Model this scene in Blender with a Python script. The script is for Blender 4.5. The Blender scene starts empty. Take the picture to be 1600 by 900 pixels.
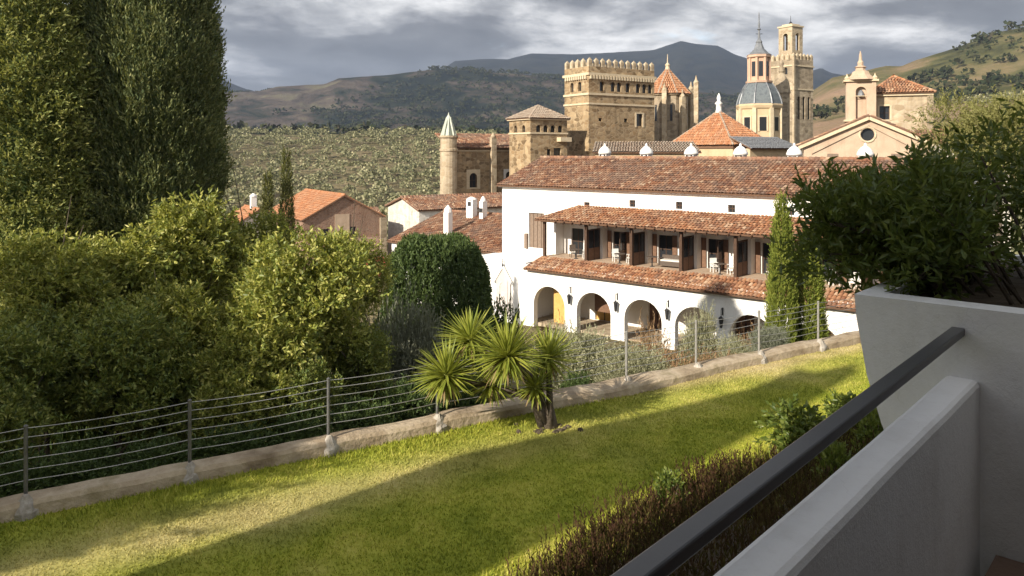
import bpy, math, random
import numpy as np
from mathutils import Vector, Matrix

# ------------------------------------------------------------------ camera, world, sun, exposure
SC = bpy.context.scene
COL = SC.collection
R = math.radians
EYE = 6.0                                    # metres above the lawn
F, CX, HY = 1200.0, 800.0, 237.0             # focal length and horizon measured on the 1600 px photograph
SUN_AZ = Vector((-0.717, -0.703, 0)).normalized()   # direction towards the sun
SUN_EL = R(27)

cam_d = bpy.data.cameras.new('camera')
cam_d.sensor_width = 36.0
cam_d.lens = 27.0
cam_d.shift_y = -213.0 / 1600.0
cam_d.clip_start = 0.05
cam_d.clip_end = 30000
cam = bpy.data.objects.new('camera', cam_d)
COL.objects.link(cam)
cam.location = (0, 0, EYE)
cam.rotation_euler = (R(90), 0, 0)
SC.camera = cam

world = bpy.data.worlds.new('World')
SC.world = world
world.use_nodes = True
wn, wl = world.node_tree.nodes, world.node_tree.links
wn.clear()


def wnode(t, **kw):
    n = wn.new(t)
    for k, v in kw.items():
        setattr(n, k, v)
    return n


def wmath(op, a, b=None, c=None):
    n = wn.new('ShaderNodeMath')
    n.operation = op
    for i, v in enumerate((a, b, c)):
        if v is None:
            continue
        if isinstance(v, (int, float)):
            n.inputs[i].default_value = v
        else:
            wl.new(v, n.inputs[i])
    return n.outputs[0]


wo = wnode('ShaderNodeOutputWorld')
bg = wnode('ShaderNodeBackground')
bg.inputs['Strength'].default_value = 0.1
wl.new(bg.outputs[0], wo.inputs[0])
sky = wnode('ShaderNodeTexSky', sky_type='NISHITA', sun_disc=False)
sky.sun_elevation = SUN_EL
sky.sun_rotation = math.atan2(SUN_AZ.x, SUN_AZ.y)
sky.air_density = 1.0
sky.dust_density = 1.5
tc = wnode('ShaderNodeTexCoord')
sp = wnode('ShaderNodeSeparateXYZ')
wl.new(tc.outputs['Generated'], sp.inputs[0])
zc = wmath('ADD', wmath('MAXIMUM', sp.outputs[2], 0.0), 0.24)
cb = wnode('ShaderNodeCombineXYZ')
wl.new(wmath('DIVIDE', sp.outputs[0], zc), cb.inputs[0])
wl.new(wmath('DIVIDE', sp.outputs[1], zc), cb.inputs[1])
cb.inputs[2].default_value = 4.2


def wnoise(scale, detail, rough, off):
    m = wnode('ShaderNodeMapping')
    m.inputs['Location'].default_value = off
    wl.new(cb.outputs[0], m.inputs[0])
    n = wnode('ShaderNodeTexNoise')
    n.inputs['Scale'].default_value = scale
    n.inputs['Detail'].default_value = detail
    n.inputs['Roughness'].default_value = rough
    n.inputs['Distortion'].default_value = 0.25
    wl.new(m.outputs[0], n.inputs['Vector'])
    return n.outputs[0]


def wramp(val, stops):
    r = wnode('ShaderNodeValToRGB')
    while len(r.color_ramp.elements) < len(stops):
        r.color_ramp.elements.new(0.5)
    for e, (p, c) in zip(r.color_ramp.elements, stops):
        e.position = p
        e.color = (c[0], c[1], c[2], 1)
    wl.new(val, r.inputs[0])
    return r.outputs[0]


def g(v, t=(1, 1, 1)):
    return tuple(v * x for x in t)


shade = wmath('ADD', wmath('MULTIPLY', wnoise(0.78, 9, 0.55, (4.0, 3.3, 0)), 0.74), wmath('MULTIPLY', wnoise(3.4, 9, 0.6, (7, 2, 1)), 0.26))
cloud = wramp(shade, [(0.40, g(.046, (0.99, 1.0, 1.03))), (0.465, g(.080, (0.99, 1.0, 1.03))), (0.51, g(.185, (1.0, 1.0, 1.0))), (0.57, g(.42, (1.0, .985, .96)))])
cm = wnode('ShaderNodeVectorMath', operation='SCALE')
wl.new(cloud, cm.inputs[0])
cm.inputs['Scale'].default_value = 10.0
cover = wramp(wnoise(1.1, 8, 0.55, (2.2, 8.1, 0)), [(0.30, (0, 0, 0)), (0.40, (1, 1, 1))])
mx = wnode('ShaderNodeMix', data_type='RGBA')
wl.new(cover, mx.inputs[0])
wl.new(sky.outputs[0], mx.inputs[6])
wl.new(cm.outputs[0], mx.inputs[7])
wl.new(mx.outputs[2], bg.inputs['Color'])

sd = bpy.data.lights.new('sun', 'SUN')
sd.energy = 3.0
sd.angle = R(0.55)
sd.color = (1.0, 0.90, 0.75)
sun = bpy.data.objects.new('sun', sd)
COL.objects.link(sun)
sdir = SUN_AZ * math.cos(SUN_EL) + Vector((0, 0, math.sin(SUN_EL)))
sun.rotation_euler = (-sdir).to_track_quat('-Z', 'Y').to_euler()
sun.location = sdir * 60

SC.view_settings.view_transform = 'Standard'
SC.view_settings.look = 'None'
SC.view_settings.gamma = 1.0
SC.view_settings.exposure = 1.62
SC.render.engine = 'CYCLES'
SC.cycles.use_denoising = True
SC.cycles.max_bounces = 6
SC.cycles.diffuse_bounces = 4
SC.cycles.transmission_bounces = 4
SC.cycles.volume_bounces = 0
SC.cycles.use_adaptive_sampling = True

# ------------------------------------------------------------------ helpers
rng = np.random.default_rng(11)
random.seed(5)


def P(px, py, d):
    return Vector(((px - CX) / F * d, d, EYE - (py - HY) / F * d))


def zat(py, d):
    return EYE - (py - HY) / F * d


class MB:
    """collects polygons for one mesh"""

    def __init__(self):
        self.v, self.f = [], []

    def face(self, pts):
        n = len(self.v)
        self.v += [tuple(p) for p in pts]
        self.f.append(list(range(n, n + len(pts))))

    def quad(self, a, b, c, d):
        self.face((a, b, c, d))

    def box(self, x0, x1, y0, y1, z0, z1):
        n = len(self.v)
        self.v += [(x0, y0, z0), (x1, y0, z0), (x1, y1, z0), (x0, y1, z0), (x0, y0, z1), (x1, y0, z1), (x1, y1, z1), (x0, y1, z1)]
        for q in ((0, 3, 2, 1), (4, 5, 6, 7), (0, 1, 5, 4), (1, 2, 6, 5), (2, 3, 7, 6), (3, 0, 4, 7)):
            self.f.append([n + i for i in q])
        return self

    def bar(self, a, b, w, h=None):
        """rectangular bar from a to b"""
        h = h or w
        a, b = Vector(a), Vector(b)
        d = (b - a).normalized()
        up = Vector((0, 0, 1)) if abs(d.z) < .95 else Vector((0, 1, 0))
        s = d.cross(up).normalized() * w / 2
        u = s.cross(d).normalized() * h / 2
        n = len(self.v)
        for p in (a, b):
            self.v += [tuple(p - s - u), tuple(p + s - u), tuple(p + s + u), tuple(p - s + u)]
        for q in ((0, 1, 2, 3), (7, 6, 5, 4), (0, 4, 5, 1), (1, 5, 6, 2), (2, 6, 7, 3), (3, 7, 4, 0)):
            self.f.append([n + i for i in q])
        return self

    def tube(self, pts, rad, k=6, cap=True):
        pts = [Vector(p) for p in pts]
        if not isinstance(rad, (list, tuple)):
            rad = [rad] * len(pts)
        n = len(self.v)
        for i, p in enumerate(pts):
            d = (pts[min(i + 1, len(pts) - 1)] - pts[max(i - 1, 0)]).normalized()
            up = Vector((0, 0, 1)) if abs(d.z) < .9 else Vector((1, 0, 0))
            s = d.cross(up).normalized()
            u = s.cross(d)
            for j in range(k):
                a = 2 * math.pi * j / k
                self.v.append(tuple(p + (s * math.cos(a) + u * math.sin(a)) * rad[i]))
        for i in range(len(pts) - 1):
            for j in range(k):
                j2 = (j + 1) % k
                self.f.append([n + i * k + j, n + i * k + j2, n + (i + 1) * k + j2, n + (i + 1) * k + j])
        if cap:
            self.f.append([n + j for j in range(k)][::-1])
            self.f.append([n + (len(pts) - 1) * k + j for j in range(k)])
        return self

    def lathe(self, prof, k=12, cx=0, cy=0, rot=0.0):
        """prof: list of (radius, z)"""
        n = len(self.v)
        for r, z in prof:
            for j in range(k):
                a = 2 * math.pi * j / k + rot
                self.v.append((cx + r * math.cos(a), cy + r * math.sin(a), z))
        for i in range(len(prof) - 1):
            for j in range(k):
                j2 = (j + 1) % k
                self.f.append([n + i * k + j, n + i * k + j2, n + (i + 1) * k + j2, n + (i + 1) * k + j])
        self.f.append([n + j for j in range(k)][::-1])
        self.f.append([n + (len(prof) - 1) * k + j for j in range(k)])
        return self

    def panel(self, x0, x1, z0, z1, holes, depth=.3, f=None):
        """wall face at y=0 looking to -y, with rectangular or arched holes (hx0,hx1,hz0,hz1,arch) and reveals"""
        f = f or (lambda x, y, z: (x, y, z))
        xs = sorted(set([x0, x1] + [h[0] for h in holes] + [h[1] for h in holes]))
        zs = sorted(set([z0, z1] + [h[2] for h in holes] + [h[3] for h in holes]))
        for i in range(len(xs) - 1):
            for j in range(len(zs) - 1):
                xm, zm = (xs[i] + xs[i + 1]) / 2, (zs[j] + zs[j + 1]) / 2
                if any(h[0] < xm < h[1] and h[2] < zm < h[3] for h in holes):
                    continue
                self.face([f(xs[i], 0, zs[j]), f(xs[i + 1], 0, zs[j]), f(xs[i + 1], 0, zs[j + 1]), f(xs[i], 0, zs[j + 1])])
        for h in holes:
            a, b, c, d = h[:4]
            arch = len(h) > 4 and h[4]
            r = (b - a) / 2
            top = d - r if arch else d
            D = depth
            self.face([f(a, 0, c), f(a, 0, top), f(a, D, top), f(a, D, c)])
            self.face([f(b, 0, c), f(b, D, c), f(b, D, top), f(b, 0, top)])
            self.face([f(a, 0, c), f(a, D, c), f(b, D, c), f(b, 0, c)])
            if not arch:
                self.face([f(a, 0, d), f(b, 0, d), f(b, D, d), f(a, D, d)])
            else:
                N = 14
                arc = [(a + r - r * math.cos(math.pi * k / N), top + r * math.sin(math.pi * k / N)) for k in range(N + 1)]
                for k in range(N):
                    p, q = arc[k], arc[k + 1]
                    self.face([f(p[0], 0, p[1]), f(q[0], 0, q[1]), f(q[0], D, q[1]), f(p[0], D, p[1])])
                    cnr = a if k < N / 2 else b
                    self.face([f(p[0], 0, p[1]), f(q[0], 0, q[1]), f(cnr, 0, d)][::-1])
        return self

    def mesh(self, name, m, smooth=False):
        me = bpy.data.meshes.new(name)
        me.from_pydata(self.v, [], self.f)
        me.validate()
        for x in (m if isinstance(m, (list, tuple)) else [m]):
            if x is not None:
                me.materials.append(x)
        if smooth:
            me.polygons.foreach_set('use_smooth', [True] * len(me.polygons))
        me.update()
        return me

    def build(self, name, m, parent=None, smooth=False, loc=None):
        return link(name, self.mesh(name, m, smooth), parent, loc)


def link(name, me, parent=None, loc=None, rz=0):
    o = bpy.data.objects.new(name, me)
    COL.objects.link(o)
    if parent is not None:
        o.parent = parent
    if loc is not None:
        o.location = loc
    o.rotation_euler = (0, 0, rz)
    return o


def tag(o, label=None, cat=None, group=None, kind=None):
    if label:
        o['label'] = label
    if cat:
        o['category'] = cat
    if group:
        o['group'] = group
    if kind:
        o['kind'] = kind
    return o


def thing(name, label, cat, loc=(0, 0, 0), rz=0, group=None):
    o = link(name, None, None, loc, rz)
    return tag(o, label, cat, group)


def copy_tree(o, parent=None):
    c = o.copy()
    COL.objects.link(c)
    c.parent = parent
    for ch in list(o.children):
        if ch is not c:
            copy_tree(ch, c)
    return c


def np_tris(name, verts, tris, m, attr=None):
    """verts (N,3), tris (M,3) -> mesh"""
    me = bpy.data.meshes.new(name)
    nv, nt = len(verts), len(tris)
    me.vertices.add(nv)
    me.vertices.foreach_set('co', np.ascontiguousarray(verts, dtype=np.float32).ravel())
    me.loops.add(nt * 3)
    me.loops.foreach_set('vertex_index', np.ascontiguousarray(tris, dtype=np.int32).ravel())
    me.polygons.add(nt)
    me.polygons.foreach_set('loop_start', np.arange(0, nt * 3, 3, dtype=np.int32))
    me.update(calc_edges=True)
    if attr is not None:
        for k, vals in attr.items():
            a = me.attributes.new(k, 'FLOAT', 'POINT')
            a.data.foreach_set('value', np.ascontiguousarray(vals, dtype=np.float32))
    me.materials.append(m)
    return me


# ------------------------------------------------------------------ materials
def lerp3(a, b, t):
    return tuple(a[i] + (b[i] - a[i]) * t for i in range(3))


class Mat:
    def __init__(self, name):
        self.m = bpy.data.materials.new(name)
        self.m.use_nodes = True
        self.n, self.l = self.m.node_tree.nodes, self.m.node_tree.links
        self.n.clear()
        self.out = self.n.new('ShaderNodeOutputMaterial')

    def node(self, t, **kw):
        n = self.n.new(t)
        for k, v in kw.items():
            setattr(n, k, v)
        return n

    def put(self, sock, v):
        if v is None:
            return
        if isinstance(v, (int, float)):
            sock.default_value = v
        elif isinstance(v, tuple):
            sock.default_value = (v + (1,))[:4] if len(sock.default_value) == 4 else v
        else:
            self.l.new(v, sock)

    def coord(self, which='Object', scale=None):
        t = self.node('ShaderNodeTexCoord').outputs[which] if which != 'World' else self.node('ShaderNodeNewGeometry').outputs['Position']
        if scale:
            mp = self.node('ShaderNodeMapping')
            mp.inputs['Scale'].default_value = scale
            self.l.new(t, mp.inputs[0])
            t = mp.outputs[0]
        return t

    def noise(self, scale, detail=5, rough=.55, vec=None, dist=0):
        n = self.node('ShaderNodeTexNoise')
        n.inputs['Scale'].default_value = scale
        n.inputs['Detail'].default_value = detail
        n.inputs['Roughness'].default_value = rough
        n.inputs['Distortion'].default_value = dist
        if vec is not None:
            self.l.new(vec, n.inputs['Vector'])
        return n.outputs[0]

    def ramp(self, val, stops, interp='LINEAR'):
        r = self.node('ShaderNodeValToRGB')
        r.color_ramp.interpolation = interp
        while len(r.color_ramp.elements) < len(stops):
            r.color_ramp.elements.new(.5)
        for e, (p, c) in zip(r.color_ramp.elements, stops):
            e.position = p
            e.color = tuple(c) + (1,)
        self.l.new(val, r.inputs[0])
        return r.outputs[0]

    def mix(self, f, a, b, mode='MIX'):
        n = self.node('ShaderNodeMix', data_type='RGBA', blend_type=mode)
        self.put(n.inputs[0], f)
        self.put(n.inputs[6], a)
        self.put(n.inputs[7], b)
        return n.outputs[2]

    def math(self, op, a, b=None):
        n = self.node('ShaderNodeMath', operation=op)
        self.put(n.inputs[0], a)
        self.put(n.inputs[1], b)
        return n.outputs[0]

    def island(self):
        return self.node('ShaderNodeNewGeometry').outputs['Random Per Island']

    def bump(self, h, strength=.4, dist=.02):
        b = self.node('ShaderNodeBump')
        b.inputs['Strength'].default_value = strength
        b.inputs['Distance'].default_value = dist
        self.l.new(h, b.inputs['Height'])
        return b.outputs[0]

    def principled(self, col, rough=.8, normal=None, metal=0.0, spec=.3, **kw):
        p = self.node('ShaderNodeBsdfPrincipled')
        self.put(p.inputs['Base Color'], col)
        self.put(p.inputs['Roughness'], rough)
        p.inputs['Metallic'].default_value = metal
        p.inputs['Specular IOR Level'].default_value = spec
        for k, v in kw.items():
            self.put(p.inputs[k], v)
        if normal is not None:
            self.l.new(normal, p.inputs['Normal'])
        self.l.new(p.outputs[0], self.out.inputs[0])
        return self.m


def even(cols, lo=.3, hi=.7):
    n = len(cols)
    return [(lo + (hi - lo) * i / max(1, n - 1), c) for i, c in enumerate(cols)]


def simple(name, cols, scale=3, rough=.8, bump=.3, bscale=30, bdist=.02, isl=0, lo=.3, hi=.7, metal=0, spec=.3, coord='Object'):
    M = Mat(name)
    v = M.coord(coord)
    c = M.ramp(M.noise(scale, 7, .6, v), even(cols, lo, hi))
    if isl:
        k = M.math('ADD', M.math('MULTIPLY', M.island(), isl), 1 - isl / 2)
        c = M.mix(1.0, c, None, 'MULTIPLY')
        mxn = c.node
        M.l.new(k, mxn.inputs[7])
    nm = M.bump(M.noise(bscale, 5, .6, v), bump, bdist) if bump else None
    return M.principled(c, rough, nm, metal, spec)


def masonry(name, cols, mortar, sx=.55, sz=.28, vor=2.2, rough=.9):
    """rubble stone: random cells tinted one by one, uneven mortar, big stains"""
    M = Mat(name)
    v = M.coord('Object', (1, 1, 1.7))
    vo = M.node('ShaderNodeTexVoronoi')
    vo.inputs['Scale'].default_value = vor
    M.l.new(v, vo.inputs['Vector'])
    cell = M.node('ShaderNodeSeparateColor')
    M.l.new(vo.outputs['Color'], cell.inputs[0])
    ve = M.node('ShaderNodeTexVoronoi', feature='DISTANCE_TO_EDGE')
    ve.inputs['Scale'].default_value = vor
    M.l.new(v, ve.inputs['Vector'])
    c = M.ramp(cell.outputs[0], even(cols, 0.05, .95))
    stain = M.noise(.25, 8, .62, M.coord('Object'), .4)
    c = M.mix(M.ramp(stain, [(.42, (0, 0, 0)), (.62, (.75, .75, .75))]), c, lerp3(cols[0], mortar, .5))
    joint = M.ramp(ve.outputs['Distance'], [(.0, (1, 1, 1)), (.09, (0, 0, 0))])
    c = M.mix(joint, c, mortar)
    streak = M.noise(1.2, 6, .6, M.coord('Object', (1, 1, .12)))
    c = M.mix(M.ramp(streak, [(.5, (0, 0, 0)), (.72, (.55, .55, .55))]), c, lerp3(cols[0], (.08, .07, .05), .55))
    return M.principled(c, rough, M.bump(M.math('ADD', ve.outputs['Distance'], M.math('MULTIPLY', M.noise(9, 5, .6, v), .4)), .6, .08), spec=.15)


def plaster(name, base, dirt, amt=.35, scale=.6):
    """limewash: broad patches, run marks, speckle and hairline cracks"""
    M = Mat(name)
    v = M.coord('Object')
    n1 = M.noise(scale, 8, .6, v, .3)
    n2 = M.noise(3.0, 6, .65, M.coord('Object', (1, 1, .12)))
    n3 = M.noise(scale * 14, 6, .7, v)
    f = M.math('ADD', M.ramp(n1, [(.45, (0, 0, 0)), (.72, (1, 1, 1))]), M.ramp(n2, [(.52, (0, 0, 0)), (.78, (.9, .9, .9))]))
    f = M.math('ADD', f, M.ramp(n3, [(.55, (0, 0, 0)), (.75, (.6, .6, .6))]))
    c = M.mix(M.math('MINIMUM', M.math('MULTIPLY', f, amt), 1.0), base, dirt)
    vo = M.node('ShaderNodeTexVoronoi', feature='DISTANCE_TO_EDGE')
    vo.inputs['Scale'].default_value = scale * 1.1
    wv = M.node('ShaderNodeVectorMath', operation='ADD')
    M.l.new(v, wv.inputs[0])
    nn = M.node('ShaderNodeTexNoise')
    nn.inputs['Scale'].default_value = scale * 5
    M.l.new(v, nn.inputs['Vector'])
    sc_ = M.node('ShaderNodeVectorMath', operation='SCALE')
    M.l.new(nn.outputs['Color'], sc_.inputs[0])
    sc_.inputs['Scale'].default_value = .35 / scale
    M.l.new(sc_.outputs[0], wv.inputs[1])
    M.l.new(wv.outputs[0], vo.inputs['Vector'])
    crack = M.ramp(vo.outputs['Distance'], [(.0, (.16, .16, .16)), (.004, (0, 0, 0))])
    c = M.mix(crack, c, lerp3(dirt, (0, 0, 0), .5))
    return M.principled(c, .9, M.bump(M.math('ADD', M.noise(18, 6, .7, v), M.math('MULTIPLY', M.noise(90, 4, .7, v), .5)), .28, .015), spec=.15)


def tiles_mat(name, cols, gray=(.22, .19, .16), lich=.5):
    M = Mat(name)
    v = M.coord('Object')
    c = M.ramp(M.island(), even(cols, 0.0, 1.0))
    st = M.noise(.45, 7, .65, v, .5)
    c = M.mix(M.ramp(st, [(.40, (0, 0, 0)), (.66, (lich, lich, lich))]), c, gray)
    sp_ = M.noise(14, 4, .6, v)
    c = M.mix(M.ramp(sp_, [(.52, (0, 0, 0)), (.7, (.5, .5, .5))]), c, (.09, .075, .06))
    return M.principled(c, .9, M.bump(M.noise(25, 4, .6, v), .3, .01), spec=.12)


def leaf(name, cols, trans=.3, rough=.5, nscale=.8, spec=.3, gloss=True, tcol=None):
    """foliage: hue per leaf, clumps by noise, part of the light goes through"""
    M = Mat(name)
    v = M.coord('Object')
    k = M.math('ADD', M.math('MULTIPLY', M.island(), .55), M.math('MULTIPLY', M.noise(nscale, 4, .6, v), .5))
    c = M.ramp(k, even(cols, .15, .9))
    p = M.node('ShaderNodeBsdfPrincipled')
    M.l.new(c, p.inputs['Base Color'])
    p.inputs['Roughness'].default_value = rough
    p.inputs['Specular IOR Level'].default_value = spec
    t = M.node('ShaderNodeBsdfTranslucent')
    tc_ = M.mix(.6, c, tcol or (cols[-1][0] * 1.3, cols[-1][1] * 1.4, cols[-1][2] * .6))
    M.l.new(tc_, t.inputs[0])
    mxs = M.node('ShaderNodeMixShader')
    mxs.inputs[0].default_value = trans
    M.l.new(p.outputs[0], mxs.inputs[1])
    M.l.new(t.outputs[0], mxs.inputs[2])
    M.l.new(mxs.outputs[0], M.out.inputs[0])
    return M.m


MT = {}
MT['white'] = plaster('white_plaster', (.80, .79, .77), (.56, .52, .46), .34)
MT['parapet'] = plaster('parapet_plaster', (.84, .83, .82), (.58, .55, .51), .38, 2.2)
MT['planter'] = plaster('planter_plaster', (.84, .84, .84), (.55, .54, .51), .45, 1.6)
MT['floor'] = simple('floor_tile', [(.16, .10, .075), (.22, .15, .11)], 4, .6, .2)
MT['tiles'] = tiles_mat('weathered_tiles', [(.13, .065, .045), (.24, .105, .06), (.31, .15, .085), (.19, .11, .08), (.40, .22, .13), (.27, .13, .075), (.52, .36, .24)])
MT['tiles_warm'] = tiles_mat('warm_tiles', [(.19, .08, .045), (.34, .145, .07), (.43, .20, .10), (.26, .14, .09), (.52, .30, .17), (.36, .16, .08), (.60, .42, .28)], lich=.32)
MT['tiles_orange'] = tiles_mat('orange_tiles', [(.30, .125, .06), (.40, .17, .08), (.47, .22, .11), (.34, .16, .09), (.52, .30, .18)], (.34, .21, .13), .45)
MT['tiles_gray'] = tiles_mat('lichen_tiles', [(.26, .20, .15), (.34, .26, .20), (.40, .32, .25), (.30, .2, .14)], (.33, .29, .24), .6)
MT['under'] = simple('roof_bed', [(.13, .075, .05), (.19, .11, .07)], 3, .95, 0)
MT['stone'] = masonry('golden_stone', [(.14, .095, .052), (.31, .21, .115), (.49, .37, .225), (.21, .14, .08), (.39, .28, .16)], (.36, .28, .18), vor=1.25)
MT['stone_pale'] = masonry('pale_stone', [(.28, .21, .135), (.43, .345, .23), (.53, .445, .32), (.36, .285, .19)], (.43, .36, .265), vor=1.2)
MT['stone_gray'] = masonry('gray_stone', [(.19, .15, .10), (.36, .29, .20), (.47, .39, .28), (.27, .21, .15)], (.34, .28, .21), vor=1.2)
MT['trim'] = simple('stone_trim', [(.48, .39, .26), (.60, .51, .37)], 2, .9, .3, 8)
MT['niche'] = plaster('grey_niche_stone', (.56, .52, .50), (.38, .34, .32), .6, 1.5)
MT['ochre'] = plaster('ochre_plaster', (.54, .42, .27), (.40, .29, .17), .6)
MT['rose'] = plaster('rose_plaster', (.50, .38, .28), (.34, .25, .18), .7)
MT['salmon'] = plaster('salmon_plaster', (.54, .37, .27), (.42, .29, .21), .6)
MT['slate'] = simple('dome_tiles', [(.085, .100, .115), (.135, .155, .165), (.07, .08, .095)], 1.6, .5, .3, 14, isl=.5)
MT['lead'] = simple('lead_metal', [(.16, .17, .19), (.26, .27, .28)], 3, .5, .1, metal=.4)
MT['verdigris'] = simple('pale_green_spire', [(.42, .47, .40), (.56, .58, .50)], 3, .8, .2)
MT['glassdark'] = Mat('window_glass').principled((.025, .028, .032), .12, spec=.5)
MT['wood'] = simple('dark_wood', [(.05, .028, .018), (.09, .05, .03)], 6, .6, .2, 40, .005)
MT['wood_mid'] = simple('brown_wood', [(.13, .07, .045), (.20, .115, .07)], 6, .6, .2, 40, .005)
MT['wood_gray'] = simple('gray_brown_wood', [(.16, .115, .085), (.23, .17, .13)], 5, .7, .2, 40, .005)
MT['ochre_door'] = simple('honey_wood', [(.50, .30, .09), (.62, .40, .14)], 4, .55, .2, 40, .005)
MT['iron'] = simple('black_iron', [(.02, .02, .022), (.04, .04, .042)], 6, .5, .1)
MT['rail'] = simple('anthracite_paint', [(.060, .060, .064), (.085, .085, .088)], 3, .36, .12, 60, .002, spec=.5)
MT['post'] = simple('galvanised_post', [(.11, .11, .11), (.20, .20, .20)], 8, .5, .1, metal=.5)
MT['post_pale'] = simple('pale_post', [(.20, .195, .18), (.28, .27, .25)], 8, .6, .1)
MT['wire'] = simple('fence_wire', [(.26, .26, .25), (.38, .38, .37)], 8, .45, 0, metal=.4)
MT['footing'] = simple('lime_footing', [(.24, .21, .17), (.34, .31, .27), (.46, .43, .39)], 9, .95, .6, 22, .03)
MT['brick'] = masonry('brown_brick', [(.20, .11, .075), (.28, .16, .11), (.33, .20, .14), (.24, .15, .11)], (.30, .22, .17), vor=3.2)
MT['pink_wall'] = plaster('faded_pink_plaster', (.46, .32, .25), (.32, .2, .15), .7)
MT['rubble_white'] = masonry('whitewashed_rubble', [(.50, .46, .40), (.62, .58, .52), (.68, .65, .6), (.44, .40, .34)], (.60, .57, .52), vor=1.8)
MT['red'] = simple('red_awning_cloth', [(.38, .05, .05), (.46, .09, .08)], 2, .8, .1)
MT['wicker'] = simple('dark_wicker', [(.07, .055, .045), (.13, .10, .08)], 25, .8, .4)
MT['white_paint'] = simple('white_paint', [(.70, .70, .68), (.80, .80, .78)], 5, .5, .1)
MT['cushion'] = simple('pale_cushion', [(.62, .60, .55), (.7, .68, .64)], 5, .9, .2)
MT['bark'] = simple('bark', [(.07, .055, .042), (.13, .105, .08)], 5, .9, .7, 18, .05)
MT['bark_pale'] = simple('pale_bark', [(.20, .17, .13), (.30, .26, .20)], 6, .9, .7, 18, .03)
MT['soil'] = simple('soil', [(.06, .045, .032), (.11, .085, .06)], 3, .95, .6, 12, .05)
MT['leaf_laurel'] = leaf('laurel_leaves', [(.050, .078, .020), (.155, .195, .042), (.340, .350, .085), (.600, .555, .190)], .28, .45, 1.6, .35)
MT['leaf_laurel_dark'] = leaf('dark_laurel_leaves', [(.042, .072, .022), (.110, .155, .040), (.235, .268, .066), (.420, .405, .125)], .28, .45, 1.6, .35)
MT['leaf_cypress'] = leaf('cypress_sprays', [(.042, .064, .032), (.095, .125, .055), (.185, .208, .088), (.340, .330, .150)], .16, .75, 1.3, .15)
MT['leaf_conifer'] = leaf('ivy_conifer_sprays', [(.052, .078, .028), (.140, .175, .055), (.285, .300, .098), (.470, .440, .175)], .24, .65, 1.3, .2)
MT['leaf_column'] = leaf('young_cypress_sprays', [(.075, .105, .022), (.140, .180, .032), (.215, .245, .045), (.300, .310, .065)], .2, .7, .7, .15)
MT['leaf_slim'] = leaf('slim_cypress_sprays', [(0.065, 0.081, 0.026), (0.111, 0.117, 0.034), (0.169, 0.163, 0.052)], .15, .7, .5, .15)
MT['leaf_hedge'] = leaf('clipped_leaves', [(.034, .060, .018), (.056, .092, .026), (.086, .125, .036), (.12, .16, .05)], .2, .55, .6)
MT['leaf_olive'] = leaf('olive_leaves', [(.180, .185, .105), (.270, .275, .170), (.360, .355, .235), (.470, .450, .320)], .2, .6, .8, .2)
MT['leaf_silver'] = leaf('silver_leaves', [(0.124, 0.138, 0.097), (0.193, 0.206, 0.152), (0.276, 0.289, 0.221)], .2, .6, .8, .2)
MT['leaf_dry'] = leaf('dry_russet_leaves', [(0.130, 0.078, 0.046), (0.247, 0.150, 0.085), (0.364, 0.234, 0.143), (0.312, 0.286, 0.130)], .2, .8, .8, .1)
MT['leaf_planter'] = leaf('glossy_shrub_leaves', [(.050, .085, .020), (.090, .140, .032), (.140, .190, .046), (.240, .250, .085)], .38, .38, 2.5, .45)
MT['leaf_feather'] = leaf('pale_feathery_leaves', [(.13, .14, .05), (.20, .20, .07), (.27, .26, .10), (.33, .31, .13)], .35, .6, .8, .2)
MT['leaf_grove'] = leaf('grove_foliage', [(.060, .070, .036), (.145, .150, .080), (.270, .262, .150), (.430, .395, .245)], .1, .8, .12, .1)
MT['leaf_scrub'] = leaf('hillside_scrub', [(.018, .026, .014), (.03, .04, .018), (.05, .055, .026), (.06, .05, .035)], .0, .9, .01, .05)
MT['leaf_yucca'] = leaf('yucca_blades', [(0.127, 0.172, 0.029), (0.207, 0.253, 0.040), (0.310, 0.333, 0.057), (0.414, 0.391, 0.092)], .25, .45, 1.5, .35)
MT['leaf_dead'] = leaf('dead_yucca_blades', [(.17, .12, .06), (.27, .20, .10), (.36, .28, .15)], .15, .8, 1.5, .1)
MT['leaf_bed'] = leaf('bed_stems', [(.034, .015, .012), (.055, .026, .018), (.080, .050, .022), (.100, .110, .028)], .2, .75, 1.2, .1)
MT['leaf_rose'] = leaf('shrub_leaves', [(.045, .075, .018), (.085, .125, .024), (.150, .190, .038), (.300, .310, .085)], .3, .4, 2, .4)
MT['flower'] = simple('orange_blossom', [(.6, .2, .03), (.7, .35, .05)], 8, .7, 0)
MT['kerb'] = simple('mossy_concrete', [(.20, .15, .10), (.33, .26, .18), (.45, .37, .27), (.28, .23, .14)], 1.3, .95, .7, 9, .05)


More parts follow.
